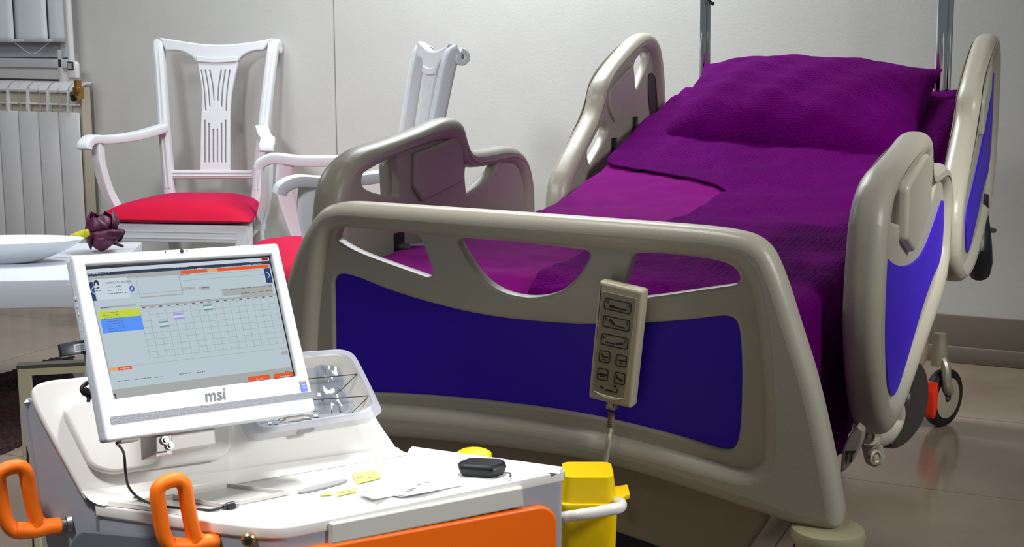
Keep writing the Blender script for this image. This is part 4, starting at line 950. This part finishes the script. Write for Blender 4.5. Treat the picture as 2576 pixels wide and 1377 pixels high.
s2 = flat('sticky_note', [(845, 1239, 0), (898, 1229, 0), (898, 1238, 0), (850, 1249, 0)], NOTE, 0.002, 0.001, 'larger yellow note of the two side by side near the grey strip', 'sticky note', 'yellow notes on the cart')
inkp(s2, [((856, 1241), (864, 1239)), ((866, 1239), (872, 1238)), ((876, 1237), (882, 1236))], 0.0034)
flat('sticky_note', [(803, 1245, 0), (832, 1240, 0), (840, 1246, 0), (808, 1248, 0)], NOTE, 0.002, 0.001, 'small yellow note scrap left of the larger note near the grey strip', 'sticky note', 'yellow notes on the cart')
flat('rubber_strip', [(738, 1240, 1), (868, 1207, 1), (880, 1214, 1), (760, 1245, 1)], mat('grey_strip', (150, 152, 156), 0.6), 0.001, 0.003, 'flat grey strip lying on the worktop between tray lid and sticky note', 'strip')
def sheet_paper(name, quad, h, label, seed, marks=()):
    rows = []; n_ = 12
    for j in range(n_ + 1):
        row = []
        for i in range(n_ + 1):
            u, v = i / n_, j / n_
            px = (quad[0][0] * (1 - u) + quad[1][0] * u) * (1 - v) + (quad[3][0] * (1 - u) + quad[2][0] * u) * v
            py = (quad[0][1] * (1 - u) + quad[1][1] * u) * (1 - v) + (quad[3][1] * (1 - u) + quad[2][1] * u) * v
            row.append(cz(px, py, 0.0025 + h * (math.sin(u * 3.1 + seed) ** 2) * (0.4 + 0.6 * v)))
        rows.append(row)
    o = MB().grid(rows).build(name, PAPER, smooth=70); o.modifiers.new('thick', 'SOLIDIFY').thickness = 0.0008
    tag(o, label, 'paper', 'papers on the cart')
    if marks:
        m_ = MB()
        for a_, b2 in marks: m_.tube([cz(*a_, 0.0025 + h + 0.0012), cz(*b2, 0.0025 + h + 0.0012)], 0.0007, 5)
        m_.build('print', INK, o)
    return o
sheet_paper('paper_leaflet', [(905, 1232), (1060, 1202), (1170, 1220), (1010, 1250)], 0.005, 'white printed leaflet with curled edge on the worktop in front of the black case', 0.6, [((1070, 1215), (1084, 1213)), ((1050, 1221), (1060, 1219)), ((1020, 1234), (1046, 1229)), ((1018, 1238), (1040, 1234))])
sheet_paper('paper_leaflet', [(895, 1240), (1000, 1226), (1020, 1243), (940, 1256)], 0.008, 'white folded slip lying next to the larger yellow note', 1.4)
# black case with cord loop
cs = thing('black_case', 'small black zip case lying at the right end of the worktop', 'case', cz(1215, 1200))
P = rloop([(*cz(p[0], p[1]).to_2d(), p[2]) for p in ((1158, 1200, 0.004), (1240, 1206, 0.004), (1272, 1196, 0.004), (1268, 1184, 0.004), (1180, 1180, 0.01), (1152, 1190, 0.006))], 4)
mid = sum((Vector((p[0], p[1], 0)) for p in P), Vector()) / len(P); cb = MB()
lay = []
for f_, z_ in ((0.90, 0.001), (1.0, 0.008), (1.04, 0.014), (1.0, 0.017), (0.86, 0.0205)): lay.append([Vector((mid.x + (p[0] - mid.x) * f_, mid.y + (p[1] - mid.y) * f_, ZC + z_)) for p in P])
V = [[cb.bm.verts.new(p) for p in r] for r in lay]; k = len(P)
for a_, b2 in zip(V, V[1:]):
    for j in range(k): cb.bm.faces.new((a_[j], a_[(j + 1) % k], b2[(j + 1) % k], b2[j]))
cb.bm.faces.new(V[0][::-1]); cb.bm.faces.new(V[-1])
cb.build('case_body', BLACKP, cs, smooth=30)
MB().tube(spline([cz(1270, 1190, 0.008), cz(1281, 1191, 0.012), cz(1286, 1197, 0.004), cz(1282, 1199, 0.002)]), 0.0012, 8).build('pull_loop', GREYD, cs)
# shallow grey tray lid
tg = thing('tray_lid', 'shallow off-white plastic lid lying upturned on the left of the worktop', 'lid', cz(580, 1255))
Pl = [cz(434, 1258), cz(572, 1230), cz(727, 1248), cz(560, 1282)]
MB().prism(Pl, (0, 0, 0.002)).build('base', LGREY, tg)
c4 = sum(Pl, Vector()) / 4
for a_, b2 in zip(Pl, Pl[1:] + Pl[:1]):
    ia, ib = c4 + (a_ - c4) * 0.955, c4 + (b2 - c4) * 0.955
    MB().prism([a_, b2, ib, ia], (0, 0, 0.0085), 0.0008).build('rim', LGREY, tg)

# ================================================================== ALL-IN-ONE COMPUTER
k_ = 1.0                                     # close in front of the sloping back
Mc = Vector(CAM) + (Vector((-1.271, 1.706, 0.982)) - Vector(CAM)) * k_
Mrot = Matrix.Rotation(1.199, 3, 'Z') @ Matrix.Rotation(-0.418, 3, 'X') @ Matrix.Rotation(0.069, 3, 'Y')
MFr = Frame(Mc, Mrot @ Vector((1, 0, 0)), Mrot @ Vector((0, 0, 1)))           # normal faces the viewer's side
pc = thing('all_in_one_computer', 'white all-in-one touch computer mounted on the cart showing a patient chart', 'computer', MFr.p(0, -0.2))
ml = lambda pts: MFr.loop(pts)
scr = [(216, 668), (683, 641), (748, 946), (289, 1004)]
b = MB().add(plate([ml([(181, 643, 8), (700, 612, 10), (795, 1030, 12), (786, 1040, 12), (268, 1112, 10)]), ml([(*p, 1) for p in scr])], MFr.M(-0.006), 0.012, 0.003))
b.build('bezel', WHITEM, pc)
MB().add(plate([ml([(184, 645, 8), (698, 615, 10), (792, 1028, 12), (784, 1038, 12), (270, 1109, 10)])], MFr.M(-0.019), 0.014, 0.002)).build('rear_housing', mat('white_rear_plastic', (196, 202, 214), 0.4), pc)
MB().add(plate([ml([(250, 700, 20), (650, 676, 20), (730, 1000, 20), (312, 1060, 20)])], MFr.M(-0.036), 0.022, 0.006)).build('rear_bulge', WHITEM, pc)
MB().add(plate([ml([(240, 880, 4), (282, 876, 4), (310, 1050, 4), (272, 1060, 4)])], MFr.M(-0.030), 0.012, 0.002)).build('side_hatch', WHITEM, pc)
# speaker band, logo, sticker, webcam
MB().add(plate([ml([(276, 1050, 1), (789, 985, 1), (793, 1000, 1), (280, 1069, 1)])], MFr.M(0.0003), 0.0008)).build('speaker_band', mat('grey_perforated_band', (164, 168, 178), 0.6, bump=0.6, bscale=900), pc)
def mtext(txt, px, py, size, material, name, par, n=0.0006, ang=0.0, shear=0.0, bold=0.0, ex=0.0003):
    u, v = MFr.uv(px, py)
    return MB().add(text_mesh(txt, size, MFr.M(n) @ Matrix.Translation((u, v, 0)) @ Matrix.Rotation(ang, 4, 'Z'), ex, shear, bold)).build(name, material, par, smooth=0, recalc=False)
mtext('msi', 540, 995, 0.027, mat('grey_logo', (112, 118, 128), 0.5), 'logo', pc, shear=0.12, bold=0.0003)
st = MB().add(plate([ml([(753, 962, 1), (769, 960, 1), (774, 984, 1), (758, 986, 1)])], MFr.M(0.0004), 0.0008)).build('sticker', mat('blue_sticker', (40, 90, 240), 0.3), pc)
MB().add(plate([ml([(752, 959, 1), (768, 957, 1), (769, 961, 1), (753, 963, 1)])], MFr.M(0.0005), 0.0008)).build('sticker_band', mat('gold_sticker_band', (190, 150, 40), 0.3), st)
mtext('intel', 762.5, 969, 0.0034, mat('white_print', (225, 232, 250), 0.5), 'sticker_print', st, 0.001)
mtext('inside', 764, 976, 0.0026, mat('white_print', (225, 232, 250), 0.5), 'sticker_print', st, 0.001)
u, v = MFr.uv(457, 632); MB().lathe([(0.0, 0), (0.003, 0), (0.003, 0.001), (0.0, 0.001)], MFr.M(0.0) @ Matrix.Translation((u, v, 0)), 20).build('webcam', BLACK, pc)
for q in ((416, 634), (470, 631)):
    u, v = MFr.uv(*q); MB().lathe([(0.0, 0), (0.001, 0), (0.001, 0.0008), (0.0, 0.0008)], MFr.M(0.0) @ Matrix.Translation((u, v, 0)), 10).build('microphone_hole', BLACK, pc)
# status lamps, side buttons
side = lambda px, py, n: MFr.p(*MFr.uv(px, py), n)
for (px, py, c_, nm) in ((172, 704, (120, 160, 255), 'blue_lamp'), (175, 716, (255, 110, 130), 'red_lamp')):
    MB().lathe([(0.0, 0), (0.0016, 0.0004), (0.0, 0.0016)], axisM(onp(px, py, side(190, 700, -0.012), MFr.N) - MFr.U * 0.0005, -MFr.U), 10).build(nm, mat(nm + '_glow', c_, 0.3, emit=2.5), pc)
for (px, py) in ((192, 752), (197, 772), (201, 791), (205, 812), (209, 831)):
    pz = onp(px, py, side(190, 700, -0.016), MFr.N)
    mm = MFr.M(0); mm.translation = pz; MB().box((0, 0, 0), (0.005, 0.0055, 0.006), mm, 0.0012).build('side_button', WHITEM, pc)
for q in ([(306, 1106, 2), (352, 1099, 2), (354, 1106, 2), (308, 1113, 2)], [(720, 1052, 2), (773, 1044, 2), (774, 1049, 2), (722, 1058, 2)]):
    MB().add(plate([ml(q)], MFr.M(-0.012), 0.018, 0.002)).build('foot', LGREY, pc)
# ---- the screen: panel and what it shows
ui = lambda name, rgb, e=0.95: mat('screen_' + name, rgb, 0.4, emit=e)
U_BG = ui('background', (184, 200, 208)); U_PALE = ui('pale', (200, 212, 222)); U_WHITE = ui('white', (205, 215, 218)); U_DARK = ui('navy', (44, 58, 84)); U_GREY = ui('grey', (166, 170, 168)); U_LG = ui('light_grey', (186, 192, 192))
U_OR = ui('orange', (232, 86, 26)); U_PEACH = ui('peach', (226, 168, 110)); U_YEL = ui('yellow', (196, 212, 52)); U_BLUE = ui('blue', (84, 146, 250)); U_NAVY = ui('deep_blue', (30, 56, 112)); U_LINE = ui('line', (140, 152, 158)); U_TXT = ui('text', (84, 94, 108)); U_BLK = mat('screen_black', (6, 8, 14), 0.15)
U_LIL = ui('lilac', (160, 146, 226)); U_TEAL = ui('teal', (112, 150, 152)); U_RED = ui('close_red', (160, 36, 44))
pn = MB().add(plate([ml([(212, 664, 0), (688, 636, 0), (753, 951, 0), (285, 1008, 0)])], MFr.M(-0.0085), 0.004)).build('screen', U_BLK, pc)
# the lit picture in its own unit square: s across, t down
UV0 = [Vector(MFr.uv(*p)) for p in ((217, 676), (681, 645), (744, 944), (290, 1004))]
def bil(s, t): return (UV0[0] * (1 - s) + UV0[1] * s) * (1 - t) + (UV0[3] * (1 - s) + UV0[2] * s) * t
def st_of(px, py):
    target = Vector(MFr.uv(px, py)); s, t = 0.5, 0.5
    for _ in range(12):
        f0 = bil(s, t) - target; ds = (bil(s + 1e-4, t) - bil(s, t)) / 1e-4; dt = (bil(s, t + 1e-4) - bil(s, t)) / 1e-4
        det = ds.x * dt.y - ds.y * dt.x
        s -= (f0.x * dt.y - f0.y * dt.x) / det; t -= (ds.x * f0.y - ds.y * f0.x) / det
    return s, t
NL = [0]
class UI:
    """flat picture elements of one colour, gathered into one mesh on the glass"""
    def __init__(s): s.bm = bmesh.new()
    def r(s, s0, t0, s1, t1, lay):
        n_ = -0.0062 + 0.00012 * lay
        vs = [s.bm.verts.new(MFr.p(*bil(a_, b2), n_)) for a_, b2 in ((s0, t0), (s0, t1), (s1, t1), (s1, t0))]; s.bm.faces.new(vs); return s
    def px(s, a_, b2, lay): s0, t0 = st_of(*a_); s1, t1 = st_of(*b2); return s.r(s0, t0, s1, t1, lay)
    def words(s, px, py, w_, lay, h_=0.006, parts=3, seed=0):
        s0, t0 = st_of(px, py); s1, _ = st_of(px + w_, py - w_ * 0.065); rnd = random.Random(seed + int(px * 7 + py)); x = s0
        while x < s1:
            l_ = rnd.uniform(0.006, 0.016); s.r(x, t0 - h_ / 2 * rnd.uniform(0.7, 1), min(x + l_, s1), t0 + h_ / 2 * rnd.uniform(0.7, 1), lay); x += l_ + rnd.uniform(0.002, 0.005)
        return s
    def build(s, name, m_):
        me = bpy.data.meshes.new(name); s.bm.to_mesh(me); s.bm.free(); o = link(name, me, m_, pn, smooth=0); return o
UI().r(0, 0, 1, 1, 0).build('screen_background', U_BG)
sA_ = lambda px, py: st_of(px, py)
tbar = sA_(217, 684)[1]
u_ = UI().r(0, 0, 1, 0.028, 1); u_.px((236, 701), (334, 746), 2); u_.build('title_and_card', U_PALE)
UI().r(0, 0.030, 1, 0.055, 1).build('title_bar', U_DARK)
u_ = UI().r(0, 0.055, 1, 0.088, 1).px((345, 694), (466, 739), 1); u_.r(0.0, 0.955, 1, 1, 1); u_.px((561, 722), (692, 732), 1).px((608, 730), (692, 738), 1).px((462, 721), (497, 728), 2).px((503, 719), (534, 726), 2)
g0 = sA_(256, 772); g1 = sA_(348, 765); u_.r(g0[0], g0[1] - 0.006, g1[0], g1[1] + 0.006, 1); gg = sA_(356, 770); gh = sA_(698, 742)
u_.r(gg[0], gg[1] - 0.012, 0.995, gg[1] + 0.004, 1); u_.r(0, 0.925, 1, 0.955, 1); u_.px((712, 883), (731, 889), 1); u_.r(0.0, 0.21, 0.012, 0.84, 1)
u_.build('grey_bars', U_GREY)
u_ = UI().px((347, 697), (463, 736), 2); u_.px((458, 692), (672, 716), 2); u_.build('note_panes', U_BG)
for a_, c_ in (((458, 679), (524, 672)), ((551, 671), (678, 660))):
    s0, t0 = st_of(*a_); s1, t1 = st_of(*c_); UI().r(s0, 0.062, s1, 0.088, 3).build('orange_button', U_OR)
for a_, c_ in (((301, 925), (336, 921)), ((629, 951), (683, 945)), ((693, 943), (746, 938))):
    s0, t0 = st_of(*a_); s1, t1 = st_of(*c_); h_ = 0.026 if a_[0] < 400 else 0.036; tt = (t0 + t1) / 2; UI().r(s0, tt - h_ / 2 + 0.004, min(s1, 0.998), tt + h_ / 2 + 0.004, 3).build('orange_button', U_OR)
u_ = UI(); s0, t0 = st_of(527, 674); s1, _ = st_of(549, 672); u_.r(s0, 0.062, s1, 0.086, 3); s0, t0 = st_of(274, 929); s1, _ = st_of(300, 926); u_.r(max(0, s0), t0 - 0.011, s1, t0 + 0.011, 3); u_.build('peach_tabs', U_PEACH)
s0, t0 = st_of(664, 649); UI().r(0.955, 0.001, 0.992, 0.025, 3).build('close_button', U_RED)
ty0, ty1, ty2 = st_of(252, 782)[1], st_of(256, 801)[1], st_of(262, 837)[1]; sx0, sx1 = st_of(254, 790)[0], st_of(358, 786)[0]
UI().r(sx0, ty0, sx1, ty1, 2).build('yellow_row', U_YEL); UI().r(sx0, ty1, sx1, ty2, 2).build('blue_rows', U_BLUE)
u_ = UI().r(0.006, 0.098, 0.030, 0.245, 2); u_.r(0.955, 0.092, 0.992, 0.215, 2); u_.build('side_tabs', U_NAVY)
# arrows on the side tabs
u_ = MB()
for s_, t_, sg in ((0.016, 0.165, -1), (0.975, 0.150, 1)):
    P_ = [MFr.p(*bil(s_ - 0.007 * sg, t_ - 0.028), -0.0056), MFr.p(*bil(s_ + 0.008 * sg, t_), -0.0056), MFr.p(*bil(s_ - 0.007 * sg, t_ + 0.028), -0.0056)]
    u_.tube(P_, 0.0006, 6)
u_.build('tab_arrow', U_PALE, pn)
# chart grid
gs0, gt0 = st_of(357, 775); gs1 = st_of(360, 775)[0]
gl, gr = st_of(358, 787)[0], 0.985; gt, gb = st_of(358, 776)[1], st_of(382, 899)[1]
u_ = UI(); nc, nr = 17, 8
for i in range(nc + 1): x = gl + (gr - gl) * i / nc; u_.r(x - 0.0008, gt, x + 0.0008, gb, 3)
for j in range(nr + 1): y = gt + (gb - gt) * j / nr; u_.r(gl, y - 0.001, gr, y + 0.001, 3)
lt = st_of(338, 918)[1]; u_.r(0.01, lt - 0.001, 1, lt + 0.001, 3)
for a_, c_ in (((458, 692), (690, 678)), ((462, 704), (690, 690)), ((345, 738), (468, 730))):
    s0, t0 = st_of(*a_); s1, _ = st_of(*c_); u_.r(s0, t0 - 0.0012, min(s1, 0.95), t0 + 0.0012, 3)
u_.build('chart_grid', U_LINE)
def chip(px, py, m_, nm):
    s0, t0 = st_of(px, py); u1 = UI().r(s0, t0, s0 + 0.05, t0 + 0.014, 4).r(s0, t0 + 0.034, s0 + 0.05, t0 + 0.048, 4); u1.build(nm, m_); return UI().r(s0, t0 + 0.014, s0 + 0.05, t0 + 0.034, 4).build('chip_centre', U_PALE)
chip(404, 807, U_TEAL, 'teal_chip'); chip(440, 787, U_LIL, 'lilac_chip'); chip(515, 765, U_TEAL, 'grey_chip')
u_ = UI()
for px, py, w_ in ((222, 695, 8), (238, 694, 9), (258, 692, 8), (276, 690, 7), (275, 720, 17), (296, 718, 12), (275, 729, 12), (300, 727, 8), (275, 737, 38), (318, 735, 6), (245, 730, 12), (258, 773, 22), (470, 725, 14), (512, 722, 18), (456, 689, 30), (566, 728, 12), (584, 726, 18), (606, 724, 14), (626, 722, 10), (642, 721, 30), (680, 718, 8), (612, 736, 20), (640, 734, 8), (655, 732, 14), (674, 730, 14), (520, 752, 14), (300, 958, 30), (345, 953, 40), (395, 948, 20), (455, 960 - 20, 30), (500, 936, 20), (722, 934, 14)):
    u_.words(px, py, w_, 5)
for i in range(nc): x = gl + (gr - gl) * (i + 0.3) / nc; u_.r(x, gt - 0.014, x + 0.018, gt - 0.006, 5)
for k2 in range(3): u_.words(262 + k2 * 2, 786 + k2 * 6, 40, 5, 0.004)
for k2 in range(6): u_.words(268 + k2 * 2, 802 + k2 * 6, 44, 5, 0.004)
u_.build('small_text', U_TXT)
u_ = UI()
for px, py, w_ in ((220, 688, 60), (440, 671, 40), (634, 658, 24)): s0, t0 = st_of(px, py); u_.words(px, py, w_, 6, 0.005)
for px, py, w_ in ((472, 677, 20), (500, 674, 16), (562, 671, 24), (595, 668, 16), (615, 666, 20), (640, 663, 22), (306, 926, 26)): u_.words(px, py, w_, 6, 0.007)
u_.build('pale_text', U_PALE)
tang = math.atan2((bil(1, .1) - bil(0, .1)).y, (bil(1, .1) - bil(0, .1)).x)
mtext('RODRIGUEZ BEATRIZ', 302, 708, 0.0043, U_TXT, 'patient_name', pn, -0.0052, tang, ex=0.00005)
mtext('Open all', 657, 952, 0.0038, U_PALE, 'button_text', pn, -0.0052, tang, ex=0.00005)
mtext('Patient Added', 721, 945, 0.0034, U_PALE, 'button_text', pn, -0.0052, tang, ex=0.00005)
# patient icon: head, hair and shoulders
ic = MB()
def icp(pts, n_=-0.0054): ic.add(plate([[(*MFr.uv(*p),) for p in pts]], MFr.M(n_), 0.0001))
icp([(240, 706), (243, 702), (248, 702), (252, 707), (253, 716), (250, 717), (248, 709), (243, 709), (242, 718), (239, 717)]); icp([(240, 721), (246, 724), (251, 719), (254, 720), (254, 723), (242, 725)])
ic.build('patient_icon', ui('ink', (40, 46, 58)), pn)
u, v = MFr.uv(336, 724); MB().add(plate([[(u + 0.0042 * math.cos(a_), v + 0.0048 * math.sin(a_)) for a_ in [i * math.pi / 6 for i in range(12)]], [(u + 0.0022 * math.cos(a_), v + 0.0026 * math.sin(a_)) for a_ in [i * math.pi / 6 for i in range(12)]]], MFr.M(-0.0053), 0.0001)).build('info_icon', ui('icon_blue', (70, 76, 170)), pn)
icc = MB().add(plate([ml([(288, 990, 1), (295, 989, 1), (297, 1001, 1), (294, 1002, 1), (293, 993, 1), (289, 993, 1)])], MFr.M(-0.0053), 0.0001)).build('corner_icon', ui('ink', (40, 46, 58)), pn)
# ---- mount bracket between computer and pad
mb_ = MB()
def mbox(pts, n0, th, bev=0.002): mb_.add(plate([ml([(*p, 1) for p in pts])], MFr.M(n0), th, bev))
mbox([(406, 1060), (556, 1040), (560, 1112), (410, 1136)], -0.045, 0.05)
mbox([(404, 1092), (446, 1086), (448, 1140), (406, 1146)], -0.018, 0.006)
qa, qb = MFr.p(*MFr.uv(480, 1085), -0.06), BF.p(*BF.uv(440, 1090), 0.012)
mb_.tube([qa, qb], 0.022, 12, sq=(1.0, 0.7))
mb_.build('mount_bracket', LGREY, pc)
for q in ((425, 1104), (437, 1117)):
    p = MFr.p(*MFr.uv(*q), -0.014)
    MB().lathe([(0.0, 0.0), (0.0062, 0.0), (0.0062, 0.003), (0.0035, 0.003), (0.0035, 0.006), (0.0, 0.006)], axisM(p, MFr.N), 16).build('bolt', STEEL, pc)
MB().add(plate([ml([(408, 1133, 0), (430, 1130, 0), (430, 1133, 0), (408, 1136, 0)])], MFr.M(-0.0135), 0.002)).build('bracket_slot', BLACK, pc)
# ---- dongle, cables
dgp = [onp(*p, side(200, 880, -0.014), MFr.N) for p in ((150, 865), (216, 854), (218, 889), (156, 898))]
dg = thing('usb_dongle', 'black usb dongle plugged into the left side of the white computer', 'dongle', dgp[3])
db_ = MB().prism(dgp, -MFr.N * 0.009, 0.0015); db_.build('dongle_body', mat('black_dongle_plastic', (34, 40, 48), 0.35), dg)
DF = Frame(dgp[3], dgp[2] - dgp[3], dgp[0] - dgp[3])
MB().add(plate([DF.loop([(184, 868, 1), (214, 863, 1), (216, 882, 1), (188, 888, 1)])], DF.M(0.0003), 0.0006)).build('dongle_label', mat('grey_dongle_label', (150, 156, 160), 0.5), dg)
lm = MB()
for y_ in (869, 874, 879): lm.add(plate([DF.loop([(190, y_ + 1.5, 0), (211, y_ - 2, 0), (211, y_, 0), (190, y_ + 3.5, 0)])], DF.M(0.0008), 0.0005))
lm.build('label_print', INK, dg)
pcb = MB().tube(spline([side(236, 955, -0.03), onp(220, 964, side(236, 960, -0.03), MFr.N), onp(207, 974, side(236, 960, -0.03), MFr.N), onp(207, 986, side(236, 960, -0.03), MFr.N), onp(222, 998, side(236, 960, -0.03), MFr.N), side(245, 1000, -0.03)]), 0.003, 8)
pcb.tube([onp(211, 984, side(236, 960, -0.03), MFr.N), onp(234, 996, side(236, 960, -0.03), MFr.N)], 0.0065, 10)
tag(pcb.build('power_cable', BLACK), 'black power cable looping out behind the left edge of the computer', 'cable')
uc = thing('usb_cable', 'black usb cable hanging from under the computer onto the worktop', 'cable', cz(480, 1282))
c0_ = side(305, 1110, -0.015); bfo = lambda px, py, n_: onp(px, py, BF.p(0, 0, n_), BF.N)
pth = [c0_, bfo(311, 1140, 0.085), bfo(316, 1190, 0.055), bfo(323, 1224, 0.03), bfo(345, 1250, 0.014), cz(385, 1270, 0.006), cz(440, 1278, 0.006), cz(500, 1283, 0.003), cz(535, 1284, 0.003), cz(562, 1276, 0.004)]
MB().tube(spline(pth), 0.0021, 10).build('cord', BLACK, uc)
pl = MB(); a_, b2 = cz(562, 1276, 0.005), cz(590, 1271, 0.005)
pl.tube([a_ * (1 - t) + b2 * t for t in (0, 0.15, 0.3, 0.4, 1.0)], [0.003, 0.0034, 0.0036, 0.0058, 0.0062], 12, sq=(1.2, 0.72)) if False else pl.tube([a_, a_ * 0.7 + b2 * 0.3, a_ * 0.68 + b2 * 0.32, b2], [0.003, 0.0036, 0.0058, 0.006], 12)
pl.build('plug', BLACKP, uc)
MB().tube([b2, b2 * 1.0 + (b2 - a_).normalized() * 0.006], 0.0035, 10).build('plug_tip', STEEL, uc)
